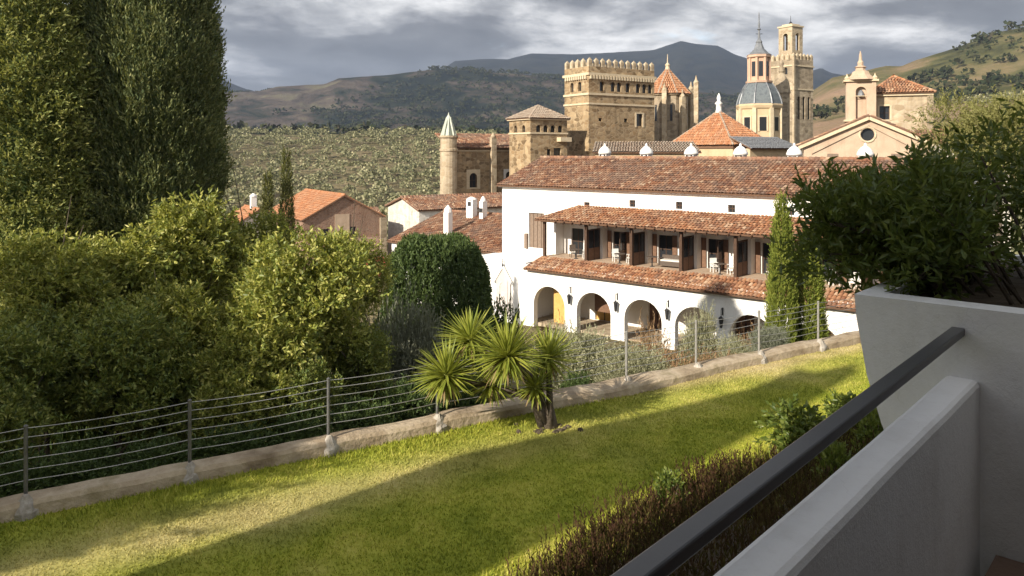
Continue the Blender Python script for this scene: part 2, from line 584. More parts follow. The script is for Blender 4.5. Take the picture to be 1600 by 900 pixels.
def grass_material(name, blades):
    M = Mat(name)
    at = M.node('ShaderNodeAttribute', attribute_name='dry').outputs['Fac']
    v = M.coord('World')
    n = M.noise(.7, 6, .6, v, .5)
    k = M.math('ADD', M.math('MULTIPLY', n, .75), M.math('MULTIPLY', M.noise(5.0, 4, .6, v), .17))
    if blades:
        k = M.math('ADD', k, M.math('MULTIPLY', M.math('SUBTRACT', M.island(), .5), .30))
    green = M.ramp(k, even([(.20, .245, .024), (.32, .36, .040), (.45, .45, .070), (.56, .51, .14)], .3, .68))
    tan = M.ramp(k, even([(.38, .31, .14), (.52, .43, .22), (.64, .54, .32)], .3, .68))
    c = M.mix(at, green, tan)
    if not blades:
        c = M.mix(.15, c, (.16, .13, .065))
        return M.principled(c, .95, M.bump(M.noise(28, 5, .7, v), .7, .04), spec=.05)
    p = M.node('ShaderNodeBsdfPrincipled')
    M.l.new(c, p.inputs['Base Color'])
    p.inputs['Roughness'].default_value = .6
    p.inputs['Specular IOR Level'].default_value = .2
    t = M.node('ShaderNodeBsdfTranslucent')
    M.l.new(c, t.inputs[0])
    s = M.node('ShaderNodeMixShader')
    s.inputs[0].default_value = .3
    M.l.new(p.outputs[0], s.inputs[1])
    M.l.new(t.outputs[0], s.inputs[2])
    M.l.new(s.outputs[0], M.out.inputs[0])
    return M.m


MT['lawn'] = grass_material('lawn_ground', False)
MT['blades'] = grass_material('grass_blades', True)


def terrain_material():
    M = Mat('terrain')
    v = M.coord('World')
    sx = M.node('ShaderNodeSeparateXYZ')
    M.l.new(v, sx.inputs[0])
    big = M.noise(.0016, 10, .62, v, .6)
    mid = M.noise(.011, 8, .65, v, .4)
    k = M.math('ADD', M.math('MULTIPLY', big, .45), M.math('MULTIPLY', mid, .55))
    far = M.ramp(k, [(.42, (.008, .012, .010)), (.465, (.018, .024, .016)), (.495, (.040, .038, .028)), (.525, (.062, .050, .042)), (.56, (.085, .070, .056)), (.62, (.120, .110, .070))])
    near = M.ramp(M.math('ADD', M.math('MULTIPLY', M.noise(.02, 8, .6, v), .5), M.math('MULTIPLY', M.noise(.3, 6, .6, v), .5)),
                  [(.38, (.095, .085, .048)), (.5, (.155, .132, .075)), (.62, (.25, .20, .125))])
    right = M.ramp(M.math('ADD', M.math('MULTIPLY', M.noise(.006, 9, .62, v, .5), .65), M.math('MULTIPLY', mid, .35)),
                   [(.40, (.045, .048, .024)), (.47, (.10, .098, .042)), (.53, (.175, .140, .075)), (.60, (.26, .18, .12))])
    # colours by place: pasture hill, cultivated valley, wooded sierra darkened with painted cloud shadow
    dist = M.node('ShaderNodeVectorMath', operation='LENGTH')
    M.l.new(v, dist.inputs[0])

    def smooth(val, a, b):
        mr = M.node('ShaderNodeMapRange', interpolation_type='SMOOTHSTEP')
        M.l.new(val, mr.inputs[0])
        mr.inputs[1].default_value, mr.inputs[2].default_value = a, b
        return mr.outputs[0]
    wob = M.math('MULTIPLY', M.math('SUBTRACT', M.noise(.004, 6, .6, v), .5), 260)
    f_far = smooth(M.math('ADD', dist.outputs['Value'], wob), 560, 760)
    ratio = M.math('DIVIDE', sx.outputs[0], M.math('MAXIMUM', sx.outputs[1], 1))
    f_right = smooth(M.math('ADD', ratio, M.math('MULTIPLY', wob, .0004)), .26, .40)
    f_high = smooth(M.math('ADD', dist.outputs['Value'], wob), 1500, 2100)
    f_peak = smooth(M.math('ADD', dist.outputs['Value'], wob), 2700, 3300)
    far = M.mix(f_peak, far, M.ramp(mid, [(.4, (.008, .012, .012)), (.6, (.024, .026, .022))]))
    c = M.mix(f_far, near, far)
    c = M.mix(M.math('MULTIPLY', f_right, M.math('SUBTRACT', 1.0, f_high)), c, right)
    return M.principled(c, 1.0, M.bump(M.math('ADD', mid, M.math('MULTIPLY', M.noise(.06, 6, .7, v), .5)), .7, 14), spec=.02)


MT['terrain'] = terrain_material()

# ------------------------------------------------------------------ place: the fence line, the hotel axis
FO = Vector((-8.1, 12.8, 0))
FD = Vector((.854, .520, 0)).normalized()          # along the fence
FN = Vector((-FD.y, FD.x, 0))                      # outwards, beyond the fence
HR = Vector((.6706, .7417, 0)).normalized()        # along the hotel front
HL = Vector((-HR.y, HR.x, 0))                      # out from the hotel


def fence_dist(x, y):
    return (x - FO.x) * FN.x + (y - FO.y) * FN.y


def hp(s, a, z=0):
    v = HR * s + HL * a
    return Vector((v.x, v.y, z))


def smoothstep(t):
    t = np.clip(t, 0, 1)
    return t * t * (3 - 2 * t)


def vnoise(x, y, seed=0):
    """cheap smooth noise on arrays"""
    out = np.zeros_like(x)
    r_ = np.random.default_rng(seed)
    amp, fr = 1.0, 1.0
    for _ in range(5):
        for _k in range(3):
            a = r_.uniform(0, 2 * np.pi)
            ph = r_.uniform(0, 6.28)
            out = out + amp * np.sin((x * np.cos(a) + y * np.sin(a)) * fr + ph + 1.3 * np.sin((x * np.sin(a) - y * np.cos(a)) * fr * .7 + ph * 2))
        amp *= .5
        fr *= 2.03
    return out / 4.0


def near_z(x, y):
    """height near the hotel: lawn terrace, bank beyond the fence, the village terrace"""
    fd = fence_dist(x, y)
    return -.10 - 1.0 * smoothstep((fd - .15) / 1.6) - 6.55 * smoothstep((fd - 1.0) / 12.0)


# ridge heights read as pixel rows at given columns
MIDR = [(-900, 150), (300, 140), (406, 138), (434, 131), (508, 129), (529, 121), (599, 119), (630, 115), (690, 110), (760, 114), (900, 125), (1050, 140), (1165, 150), (1280, 150), (1700, 120), (2600, 120)]
FARR = [(-900, 110), (250, 106), (340, 121), (406, 146), (600, 130), (690, 109), (711, 95), (795, 93), (830, 84), (900, 84), (1000, 79), (1023, 77), (1064, 65), (1081, 69), (1121, 72), (1145, 84), (1165, 90), (1220, 112), (1270, 110), (1283, 106), (1300, 114), (1400, 130), (2600, 120)]
RIGHTR = [(-900, 235), (300, 230), (700, 222), (1100, 215), (1200, 190), (1260, 150), (1300, 122), (1324, 116), (1354, 111), (1384, 104), (1408, 104), (1432, 94), (1480, 79), (1516, 67), (1564, 52), (1600, 44), (1700, 15), (2000, -20), (2600, -20)]
GROVE = [(-900, 205), (300, 210), (420, 214), (540, 208), (690, 207), (800, 212), (1000, 218), (1200, 205), (1280, 182), (1400, 160), (1600, 150), (2600, 150)]


def terrain_z(x, y):
    r = np.hypot(x, y)
    phi = np.arctan2(x, y)
    tx = np.tan(np.clip(phi, -1.08, 1.08))
    back = smoothstep((np.abs(phi) - 1.2) / .8)
    px = CX + F * tx
    d = r * np.cos(np.clip(phi, -1.08, 1.08))

    def row(tab):
        return np.interp(px, [t[0] for t in tab], [t[1] for t in tab])
    rc = np.cos(np.clip(phi, -1.08, 1.08))

    def zr(tab, rr):
        return EYE - (row(tab) - HY) / F * rr * rc
    stops = [0, 48, 120, 240, 340, 640, 860, 1100, 1500, 2000, 2700, 4200, 6500]
    z_right, z_mid, z_far = zr(RIGHTR, 1100), zr(MIDR, 2000), zr(FARR, 4200)
    z_g = zr(GROVE, 640)
    vals = [np.full_like(r, -7.65), np.full_like(r, -7.65), np.full_like(r, -12.0), np.full_like(r, -24.0), np.full_like(r, -17.0), z_g,
            z_g * .75 + .25 * z_right, z_right, z_right * .55 + z_mid * .22, z_mid, z_mid * .72 + z_far * .12, z_far, z_far * .4]
    out = np.zeros_like(r)
    for i in range(len(stops) - 1):
        m = (r >= stops[i]) & (r <= stops[i + 1] if i == len(stops) - 2 else r < stops[i + 1])
        t = (r - stops[i]) / (stops[i + 1] - stops[i])
        t = t * t * (3 - 2 * t) * .5 + t * .5
        out = np.where(m, vals[i] + (vals[i + 1] - vals[i]) * t, out)
    out = out * (1 - back) + (-8 + r * .02) * back
    rough = np.clip((r - 300) / 1500, 0, 1)
    out = out + (vnoise(x * .006, y * .006, 3) * 26 + vnoise(x * .02, y * .02, 13) * 10) * rough * (1 - .75 * np.exp(-((r - 4200) / 500) ** 2) - .7 * np.exp(-((r - 2000) / 350) ** 2) - .6 * np.exp(-((r - 1100) / 160) ** 2) * (px > 1250))
    nz = near_z(x, y)
    w = smoothstep((r - 40) / 50)
    return nz * (1 - w) + np.minimum(out, np.where(r < 140, -7.65, 1e9)) * w


def build_terrain():
    nphi = 540
    rad = np.concatenate([np.linspace(1.5, 60, 90), np.geomspace(61, 6400, 230)])
    ph = np.concatenate([np.linspace(-.72, .72, 400), np.linspace(.72, 2 * np.pi - .72, nphi - 400 + 1)[1:]])[:nphi - 1]
    n = len(ph)
    rr, pp = np.meshgrid(rad, ph, indexing='ij')
    x, y = rr * np.sin(pp), rr * np.cos(pp)
    z = terrain_z(x.ravel(), y.ravel())
    V = np.stack([x.ravel(), y.ravel(), z], 1)
    i, j = np.meshgrid(np.arange(len(rad) - 1), np.arange(n), indexing='ij')
    a = i * n + j
    b = i * n + (j + 1) % n
    c = (i + 1) * n + (j + 1) % n
    e = (i + 1) * n + j
    T = np.concatenate([np.stack([a, c, b], 2).reshape(-1, 3), np.stack([a, e, c], 2).reshape(-1, 3)])
    V = np.concatenate([V, [[0, 0, -.1]]])
    k = len(V) - 1
    fan = np.stack([np.full(n, k), np.arange(n), (np.arange(n) + 1) % n], 1)[:, [0, 1, 2]]
    T = np.concatenate([T, fan])
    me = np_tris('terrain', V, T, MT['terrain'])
    me.polygons.foreach_set('use_smooth', [True] * len(me.polygons))
    o = link('terrain', me)
    tag(o, 'hills, valley and dark mountain range behind the village', kind='structure')


build_terrain()


def gz(x, y):
    return float(terrain_z(np.array([x], dtype=float), np.array([y], dtype=float))[0])


# ------------------------------------------------------------------ lawn
def dryness(x, y):
    fd = fence_dist(x, y)
    s = (x - FO.x) * FD.x + (y - FO.y) * FD.y
    n1 = vnoise(x * .8, y * .8, 21)
    n2 = vnoise(x * 2.6, y * 2.6, 22)
    band = np.exp(-((fd + 2.1 - .03 * s) / .75) ** 2) * np.clip(1.1 - s / 13, .25, 1)
    strip = np.exp(-((fd + .55) / .45) ** 2) * smoothstep((s - 11) / 4)
    d = band * (.75 + .35 * n1) + strip * .8 + .38 * np.clip(n1 - .35, 0, 1) + .25 * np.clip(n2 - .5, 0, 1)
    return np.clip(d, 0, 1)


def lawn_z(x, y):
    return .035 * vnoise(x * .5, y * .5, 8) + .01


def build_lawn():
    ns, nf = 200, 90
    s = np.linspace(-12, 27, ns)
    f_ = np.linspace(-13, -.12, nf)
    S, Fd = np.meshgrid(s, f_, indexing='ij')
    x = FO.x + FD.x * S + FN.x * Fd
    y = FO.y + FD.y * S + FN.y * Fd
    V = np.stack([x.ravel(), y.ravel(), lawn_z(x, y).ravel()], 1)
    i, j = np.meshgrid(np.arange(ns - 1), np.arange(nf - 1), indexing='ij')
    a = i * nf + j
    b = (i + 1) * nf + j
    T = np.concatenate([np.stack([a, b, b + 1], 2).reshape(-1, 3), np.stack([a, b + 1, a + 1], 2).reshape(-1, 3)])
    me = np_tris('lawn', V, T, MT['lawn'], {'dry': dryness(V[:, 0], V[:, 1])})
    tag(link('lawn', me), 'sloping strip of lawn below the balcony', kind='structure')
    # blades
    N = 330000
    S = rng.uniform(-6, 26, N)
    Fd = -.15 - 9.2 * rng.random(N)
    x = FO.x + FD.x * S + FN.x * Fd
    y = FO.y + FD.y * S + FN.y * Fd
    keep = (np.abs(x) < y * .70 + .5) & (y > 8.5)
    x, y, Fd = x[keep], y[keep], Fd[keep]
    n = len(x)
    z = lawn_z(x, y)
    dr = dryness(x, y)
    lush = np.clip(1.0 - np.abs(Fd + .6) / .9, 0, 1)
    h = (.022 + .032 * rng.random(n)) * (1 - .35 * dr) * (1 + .9 * lush * (1 - dr)) * (1 + .35 * vnoise(x * 1.5, y * 1.5, 5))
    an = rng.uniform(0, 2 * np.pi, n)
    w = .008 + .007 * rng.random(n)
    lean = h[:, None] * rng.normal(0, .45, (n, 2))
    V = np.empty((n, 3, 3))
    V[:, 0] = np.stack([x - np.cos(an) * w, y - np.sin(an) * w, z - .005], 1)
    V[:, 1] = np.stack([x + np.cos(an) * w, y + np.sin(an) * w, z - .005], 1)
    V[:, 2] = np.stack([x + lean[:, 0], y + lean[:, 1], z + h], 1)
    me = np_tris('grass', V.reshape(-1, 3), np.arange(n * 3).reshape(-1, 3), MT['blades'], {'dry': np.repeat(dr, 3)})
    tag(link('grass', me), 'short patchy grass growing on the lawn', 'grass', kind='stuff')


build_lawn()


# ------------------------------------------------------------------ foliage builders
def unit(v):
    return v / np.maximum(np.linalg.norm(v, axis=-1, keepdims=True), 1e-9)


def leaf_tris(p, ax, L, W, r_, droop=.15):
    """p (N,3) leaf bases, ax (N,3) directions -> verts, tris of folded rhombs"""
    n = len(p)
    ax = unit(ax)
    side = unit(np.cross(ax, unit(r_.normal(size=(n, 3)))))
    nr = np.cross(side, ax)
    L = L * (.7 + .6 * r_.random(n))[:, None]
    W = W * (.7 + .6 * r_.random(n))[:, None]
    V = np.empty((n, 4, 3))
    V[:, 0] = p
    V[:, 1] = p + ax * L * .48 + side * W * .5 + nr * W * .22
    V[:, 2] = p + ax * L - nr * L * droop
    V[:, 3] = p + ax * L * .48 - side * W * .5 + nr * W * .22
    b = np.arange(n)[:, None] * 4
    T = np.concatenate([b + np.array([0, 1, 2]), b + np.array([0, 2, 3])])
    return V.reshape(-1, 3), T


def twig_leaves(o, d, length, nl, L, W, r_, spread=.9, fwd=.6):
    """leaves along twigs from o in direction d"""
    n = len(o)
    t = np.tile(np.linspace(.15, 1, nl), n)
    oo = np.repeat(o, nl, 0)
    dd = np.repeat(unit(d), nl, 0)
    ln = np.repeat(length * (.6 + .8 * r_.random(n)), nl)
    p = oo + dd * (t * ln)[:, None]
    ax = dd * fwd + unit(r_.normal(size=(n * nl, 3))) * spread
    return leaf_tris(p, ax, L, W, r_)


def blob_twigs(blobs, per, r_, up=.5, inner=.25, flat=1.0):
    O, D = [], []
    for (c, rad) in blobs:
        c, rad = np.array(c), np.array(rad) * np.ones(3)
        m = int(per * (rad.prod() ** (2 / 3)))
        u = unit(r_.normal(size=(m, 3)))
        q = np.where(r_.random(m) < inner, r_.uniform(.3, .8, m), r_.uniform(.78, 1.0, m))
        O.append(c + u * rad * q[:, None])
        D.append(u + np.array([0, 0, up]) + r_.normal(0, .25, (m, 3)))
    return np.concatenate(O), np.concatenate(D)


def crown_blobs(r_, R_, H, n, br=(.28, .42), flat=.8, low=-.5):
    """sub-clumps spread over an uneven ellipsoid crown of radius R_, half height H"""
    out = []
    for k in range(n):
        u = unit(r_.normal(size=3))
        if u[2] < low:
            u[2] = -u[2] * .6
        q = r_.uniform(.45, .85) if k > n * .2 else r_.uniform(0, .4)
        b = r_.uniform(*br) * R_
        out.append((u * q * np.array([R_, R_, H]), np.array([b, b, b * flat])))
    return out


def tree_trunk(base, top, r0, blobs, r_, m, n_limbs=12, k=7):
    mb = MB()
    base, top = Vector(base), Vector(top)
    pts, rad = [], []
    for i in range(7):
        t = i / 6
        pts.append(base.lerp(top, t) + Vector((r_.normal(0, .05), r_.normal(0, .05), 0)) * (r0 * 6) * t * (1 - t) * 4)
        rad.append(r0 * (1.25 - .8 * t) if i else r0 * 1.5)
    mb.tube(pts, rad, k)
    idx = r_.permutation(len(blobs))[:n_limbs]
    for j in idx:
        c = Vector(blobs[j][0])
        t = r_.uniform(.45, .95)
        st = base.lerp(top, t)
        mid = st.lerp(c, .5) + Vector((0, 0, .08 * (c - st).length))
        mb.tube([st, mid, c], [r0 * .42, r0 * .26, r0 * .08], 5, False)
    return mb.mesh('trunk', m, True)


def stack(parts):
    V, T, n = [], [], 0
    for v, t in parts:
        V.append(v)
        T.append(t + n)
        n += len(v)
    return np.concatenate(V), np.concatenate(T)


def plant(name, label, cat, loc, crown, trunk, rz=0, sc=1.0, group=None, crown_name='crown'):
    t = thing(name, label, cat, loc, rz, group)
    t.scale = (sc, sc, sc) if isinstance(sc, (int, float)) else sc
    link(crown_name, crown, t)
    if trunk is not None:
        link('trunk', trunk, t)
    return t


# laurel-like evergreen broadleaf trees: three different ones, local origin at the foot, crown centre at z=4.3, radius 2.2
def make_laurel(seed, mat_, R_=2.2, H=2.5, zc=4.2, per=290, L=.22, W=.095, nl=8, leaders=9):
    """several upright leaders of uneven height, each carrying separate leaf clumps with dark hollows between"""
    r_ = np.random.default_rng(seed)
    bl = []
    for k in range(leaders):
        an = 2.4 * k + r_.uniform(-.4, .4)
        q = R_ * (.0 if k == 0 else r_.uniform(.40, .80))
        top = zc + H * (r_.uniform(.35, 1.25) if k else 1.05) * (1 - .28 * (q / R_) ** 2)
        bot = zc - H * r_.uniform(.55, .95)
        m = 8
        for e in range(m):
            f_ = (e + r_.uniform(.2, .8)) / m
            z = bot + (top - bot) * f_
            rr = R_ * .30 * math.sin(math.pi * (.18 + .74 * f_)) + .05
            a2 = r_.uniform(0, 6.28)
            lean = .75 + .35 * math.sin(math.pi * f_)
            c = np.array([q * math.cos(an) * lean + rr * math.cos(a2), q * math.sin(an) * lean + rr * math.sin(a2), z])
            b = R_ * r_.uniform(.08, .20)
            bl.append((c, np.array([b, b, b * r_.uniform(.9, 1.4)])))
    o, d = blob_twigs(bl, per, r_, .8, .12)
    V, T = twig_leaves(o, d, .52, nl, L, W, r_, .8, .75)
    crown = np_tris('crown', V, T, mat_)
    trunk = tree_trunk((0, 0, -.4), (0, 0, zc + .6), .13, bl, r_, MT['bark'])
    return crown, trunk


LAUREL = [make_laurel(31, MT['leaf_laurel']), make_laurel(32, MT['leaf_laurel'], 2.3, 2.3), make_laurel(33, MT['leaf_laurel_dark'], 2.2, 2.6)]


def place_tree(kind, px, py, d, rpx, label, rz, name='laurel_tree', cat='tree', group=None, zc=4.2, R_=3.3, zs=1.0):
    """crown centre seen at px,py, radius rpx pixels at depth d; the foot stands on the terrain"""
    c = P(px, py, d)
    gr = gz(c.x, c.y)
    sc = rpx / F * d / R_
    crown, trunk = kind
    t = thing(name, label, cat, (c.x, c.y, gr), rz, group)
    # the crown keeps its size, the trunk stretches to carry it
    lift = (c.z - gr) - zc * sc
    co = link('crown', crown, t, (0, 0, lift))
    co.scale = (sc, sc, sc * zs)
    to = link('trunk', trunk, t, (0, 0, 0))
    to.scale = (sc, sc, max(.3, (c.z - gr + .2) / (zc + .4)))
    return t


G1 = 'evergreen trees beyond the wire fence'
place_tree(LAUREL[0], 478, 488, 20.5, 138, 'sunlit yellow-green laurel tree between the yucca and the tall conifers', .4, group=G1)
place_tree(LAUREL[1], 285, 432, 23.5, 140, 'broad sunlit laurel tree in front of the dark tall conifer', 2.1, group=G1)
place_tree(LAUREL[0], 75, 475, 20.0, 122, 'round laurel tree below the loose tall conifer', 3.6, group=G1)
place_tree(LAUREL[1], 190, 460, 22.0, 105, 'laurel tree wedged between the round one and the broad sunlit one', 1.0, group=G1)
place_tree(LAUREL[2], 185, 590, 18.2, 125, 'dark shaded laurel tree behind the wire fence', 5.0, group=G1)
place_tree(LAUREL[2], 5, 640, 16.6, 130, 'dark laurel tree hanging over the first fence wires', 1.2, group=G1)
place_tree(LAUREL[1], 385, 610, 18.6, 110, 'low laurel tree drooping over the fence wires', 4.1, group=G1)
place_tree(LAUREL[0], 402, 420, 27, 95, 'laurel tree standing before the two slim cypresses', 0.7, group=G1)
place_tree(LAUREL[0], 545, 440, 24, 82, 'small bright laurel tree in front of the brick gable house', 2.9, group=G1)
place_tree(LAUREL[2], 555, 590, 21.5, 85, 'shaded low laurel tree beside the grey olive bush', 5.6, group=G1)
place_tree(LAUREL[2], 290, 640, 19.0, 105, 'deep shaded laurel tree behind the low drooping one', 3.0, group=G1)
place_tree(LAUREL[1], 395, 510, 23.0, 100, 'laurel tree tucked between the broad one and the yellow-green one', 3.3, group=G1)
place_tree(LAUREL[0], 265, 545, 20.0, 110, 'half-sunlit laurel tree above the deep shaded one', 0.2, group=G1)
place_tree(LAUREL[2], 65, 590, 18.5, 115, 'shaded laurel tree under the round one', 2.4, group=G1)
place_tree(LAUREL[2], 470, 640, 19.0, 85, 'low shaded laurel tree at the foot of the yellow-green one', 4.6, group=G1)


# tall conifers
def conifer_mesh(seed, m, H, prof, n, L, W, tl, nl, up, lobes=.16, spread=.55, z0=.2, clump=2.2):
    r_ = np.random.default_rng(seed)
    u = r_.random(n)
    z = z0 + (H - z0) * u
    a = r_.uniform(0, 2 * np.pi, n)
    base = np.interp(u, [p[0] for p in prof], [p[1] for p in prof])
    keep = r_.random(n) < base / base.max() + .12
    z, a, base = z[keep], a[keep], base[keep]
    bump_ = vnoise(np.cos(a) * clump + seed, np.sin(a) * clump + z * clump * .55, seed) + .5 * vnoise(np.cos(a) * clump * 2.4, np.sin(a) * clump * 2.4 + z * clump * 1.4, seed + 1)
    rad = base * (1 + lobes * bump_) * r_.choice([1.0, .93, .8, .62], len(a), p=[.45, .3, .17, .08])
    o = np.stack([np.cos(a) * rad, np.sin(a) * rad, z], 1)
    out = np.stack([np.cos(a), np.sin(a), np.zeros_like(a)], 1)
    d = out + np.array([0, 0, up]) + r_.normal(0, .22, (len(a), 3))
    V, T = twig_leaves(o, d, tl, nl, L, W, r_, spread, .9)
    return np_tris('crown', V, T, m)


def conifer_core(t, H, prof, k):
    """solid core added for dense inner growth, blocks sky showing through the crown"""
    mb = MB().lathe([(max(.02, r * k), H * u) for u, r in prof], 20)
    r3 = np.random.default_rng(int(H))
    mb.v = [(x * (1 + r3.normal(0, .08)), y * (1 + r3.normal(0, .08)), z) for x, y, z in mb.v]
    mb.build('solid_core', MT['leaf_hedge'], t, True)


def conifer_trunk(H, r0):
    return MB().tube([(0, 0, -1), (0, 0, .5), (.05, 0, H * .5), (0, 0, H * .94)], [r0 * 1.3, r0, r0 * .6, r0 * .1], 8).mesh('trunk', MT['bark'], True)


c = P(232, 500, 25.5)
tcy = plant('tall_cypress', 'tall dense dark green cypress beside the open sky', 'tree', (c.x, c.y, gz(c.x, c.y)),
      conifer_mesh(41, MT['leaf_cypress'], 23, [(0, 1.0), (.15, 1.55), (.3, 1.85), (.5, 2.0), (.72, 2.05), (.88, 1.5), (1, .1)], 36000, .15, .05, .55, 7, 1.7, .19, clump=3.0), conifer_trunk(23, .35))
c = P(35, 500, 23.5)
tco = plant('tall_conifer', 'tall looser olive-green conifer next to the dense cypress', 'tree', (c.x, c.y, gz(c.x, c.y)),
      conifer_mesh(42, MT['leaf_conifer'], 21, [(0, 1.4), (.15, 2.0), (.4, 2.15), (.7, 2.05), (.88, 1.4), (1, .1)], 26000, .15, .06, .55, 7, .7, .32, .8, clump=3.2), conifer_trunk(21, .3))
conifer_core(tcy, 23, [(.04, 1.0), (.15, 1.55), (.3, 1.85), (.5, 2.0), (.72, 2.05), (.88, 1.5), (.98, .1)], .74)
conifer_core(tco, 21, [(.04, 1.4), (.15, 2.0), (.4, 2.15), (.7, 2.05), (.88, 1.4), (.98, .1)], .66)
slim = conifer_mesh(43, MT['leaf_slim'], 10, [(0, .45), (.25, .62), (.6, .5), (1, .04)], 2200, .16, .06, .45, 6, 2.2, .18)
slim_tr = conifer_trunk(10, .12)
for (px, top, bot, d, lab, wpx) in ((447, 226, 350, 48, 'taller of two slim cypresses before the orange-roofed house', 1.0), (419, 262, 350, 47, 'shorter of two slim cypresses before the orange-roofed house', 1.05)):
    c = P(px, top, d)
    gr = gz(c.x, c.y)
    plant('slim_cypress', lab, 'tree', (c.x, c.y, gr), slim, slim_tr, px * .1, (wpx * .8, wpx * .8, (c.z - gr) / 10.55), 'slim cypresses')
# unseen trees added beside the lawn to shade its corner and the lower trees
for i, (s_, a_, sc_) in enumerate(((-6.6, 15.9, 1.2), (-10.5, 16.9, 1.45), (-5.5, 20.6, 1.4), (-9.0, 20.2, 1.5))):
    p_ = hp(s_, a_)
    plant('shade_tree', ('first', 'second', 'third', 'fourth')[i] + ' broad laurel added out of view to shade the lawn corner', 'tree', (p_.x, p_.y, -.2), LAUREL[i % 3][0], LAUREL[i % 3][1], i, sc_, 'unseen shade trees beside the lawn')

# light green cypress columns by the arcade
colm = conifer_mesh(45, MT['leaf_column'], 7.0, [(0, .55), (.2, .68), (.55, .60), (.8, .38), (1, .05)], 3600, .15, .05, .42, 7, 2.0, .2)
colt = conifer_trunk(7.0, .1)
for (px, top, d, w, lab) in ((1222, 318, 31, .66, 'tall light green cypress column in front of the arcade'), (1262, 368, 31.6, .80, 'shorter bushier cypress column beside the tall one')):
    c = P(px, top, d)
    gr = gz(c.x, c.y)
    plant('cypress_column', lab, 'tree', (c.x, c.y, gr), colm, colt, px, (w, w, (c.z - gr) / 7.0), 'cypress columns before the arcade')
c = P(1283, 482, 37)
plant('cypress_column', 'thin dark cypress at the arcade corner', 'tree', (c.x, c.y, gz(c.x, c.y)), slim, slim_tr, 1, (.55, .55, (c.z - gz(c.x, c.y)) / 10))


# clipped dark tree (flat-sided dome)
def clipped(seed):
    r_ = np.random.default_rng(seed)
    n = 15000
    u = unit(r_.normal(size=(n, 3)))
    e = 3.4
    q = 1 / (np.abs(u[:, 0]) ** e + np.abs(u[:, 1]) ** e + np.abs(u[:, 2]) ** e) ** (1 / e)
    p = u * q[:, None] * np.array([2.55, 2.2, 2.6]) * r_.choice([1, .95, .82, .6], n, p=[.5, .25, .15, .1])[:, None]
    p[:, 2] += 2.7
    p *= (1 + .03 * vnoise(p[:, 0] * 2 + p[:, 1], p[:, 2] * 2, 6))[:, None]
    V, T = twig_leaves(p, u + np.array([0, 0, .6]), .22, 8, .15, .065, r_)
    return np_tris('crown', V, T, MT['leaf_hedge'])


c = P(683, 381, 40)
gr = gz(c.x, c.y)
plant('clipped_tree', 'dark green clipped dome-shaped tree beside the white house', 'tree', (c.x, c.y, gr), clipped(51),
      MB().tube([(0, 0, -.5), (0, 0, 1.5)], [.25, .18], 8).mesh('trunk', MT['bark']), 0, (1.0, 1.0, (c.z - gr) / 5.35))


# loose bushes
def bush_mesh(seed, m, R_, H, n, per, L, W, nl=8, up=.8, tl=.35):
    r_ = np.random.default_rng(seed)
    bl = [(cc + np.array([0, 0, H]), b) for cc, b in crown_blobs(r_, R_, H, n, (.3, .5), .9, -.8)]
    o, d = blob_twigs(bl, per, r_, up, .35)
    V, T = twig_leaves(o, d, tl, nl, L, W, r_, .7, .9)
    return np_tris('foliage', V, T, m)


def bush_stems(seed, R_, H, m, n=9):
    r_ = np.random.default_rng(seed)
    mb = MB()
    for k in range(n):
        a = r_.uniform(0, 6.28)
        q = r_.uniform(.2, .8) * R_
        mb.tube([(0, 0, -.3), (q * .4 * math.cos(a), q * .4 * math.sin(a), H * .7), (q * math.cos(a), q * math.sin(a), H * r_.uniform(1.2, 1.8))], [.03, .022, .008], 5)
    return mb.mesh('stem', m)


OLB = bush_mesh(61, MT['leaf_olive'], 1.2, 1.3, 26, 420, .11, .032, 9, 1.0, .45)
OLS = bush_stems(61, 1.2, 1.3, MT['bark_pale'])
SIB = bush_mesh(62, MT['leaf_silver'], 1.2, 1.3, 26, 420, .11, .032, 9, .9, .4)
DRB = bush_mesh(63, MT['leaf_dry'], 1.0, .7, 18, 260, .09, .03, 8, .8, .3)
DRS = bush_stems(63, 1.0, .7, MT['bark'])
GRB = bush_mesh(64, MT['leaf_hedge'], 1.1, .9, 20, 260, .11, .05, 8, .5, .25)


def place_bush(me, st, px, top, d, wpx, label, name, H2=2.75, R_=1.35, rz=0, group=None, minz=None):
    cc = P(px, top, d)
    gr = gz(cc.x, cc.y) if minz is None else minz
    sx = wpx / 2 / F * d / R_
    t = thing(name, label, 'bush', (cc.x, cc.y, gr), rz, group)
    h = max(.4, cc.z - gr)
    link('foliage', me, t).scale = (sx, sx, h / H2)
    link('stem', st, t).scale = (sx, sx, h / H2)
    return t


place_bush(SIB, OLS, 642, 470, 26, 120, 'silvery grey olive bush below the dark clipped tree', 'olive_bush', rz=1)
place_bush(SIB, OLS, 590, 500, 27, 90, 'shaded grey olive bush beside the thin pale sapling', 'olive_bush', rz=3)
place_bush(OLB, OLS, 912, 512, 26, 115, 'pale olive bush right behind the yucca heads', 'olive_bush', rz=2)
place_bush(OLB, OLS, 985, 540, 25, 110, 'pale olive bush below the third arch', 'olive_bush', rz=4)
place_bush(OLB, OLS, 1088, 488, 36, 60, 'tall airy olive bush standing inside the fourth arch view', 'olive_bush', rz=5)
place_bush(OLB, OLS, 1150, 530, 29, 66, 'small olive bush below the fifth arch', 'olive_bush', rz=0.3)
place_bush(SIB, OLS, 1205, 510, 28, 70, 'grey olive bush at the foot of the cypress columns', 'olive_bush', rz=2.5)
place_bush(DRB, DRS, 1045, 545, 28, 100, 'russet dry bush between the olive bushes', 'dry_bush', 1.55, 1.15, 1)
place_bush(DRB, DRS, 1105, 548, 27.5, 90, 'second russet dry bush below the fourth arch', 'dry_bush', 1.55, 1.15, 2)
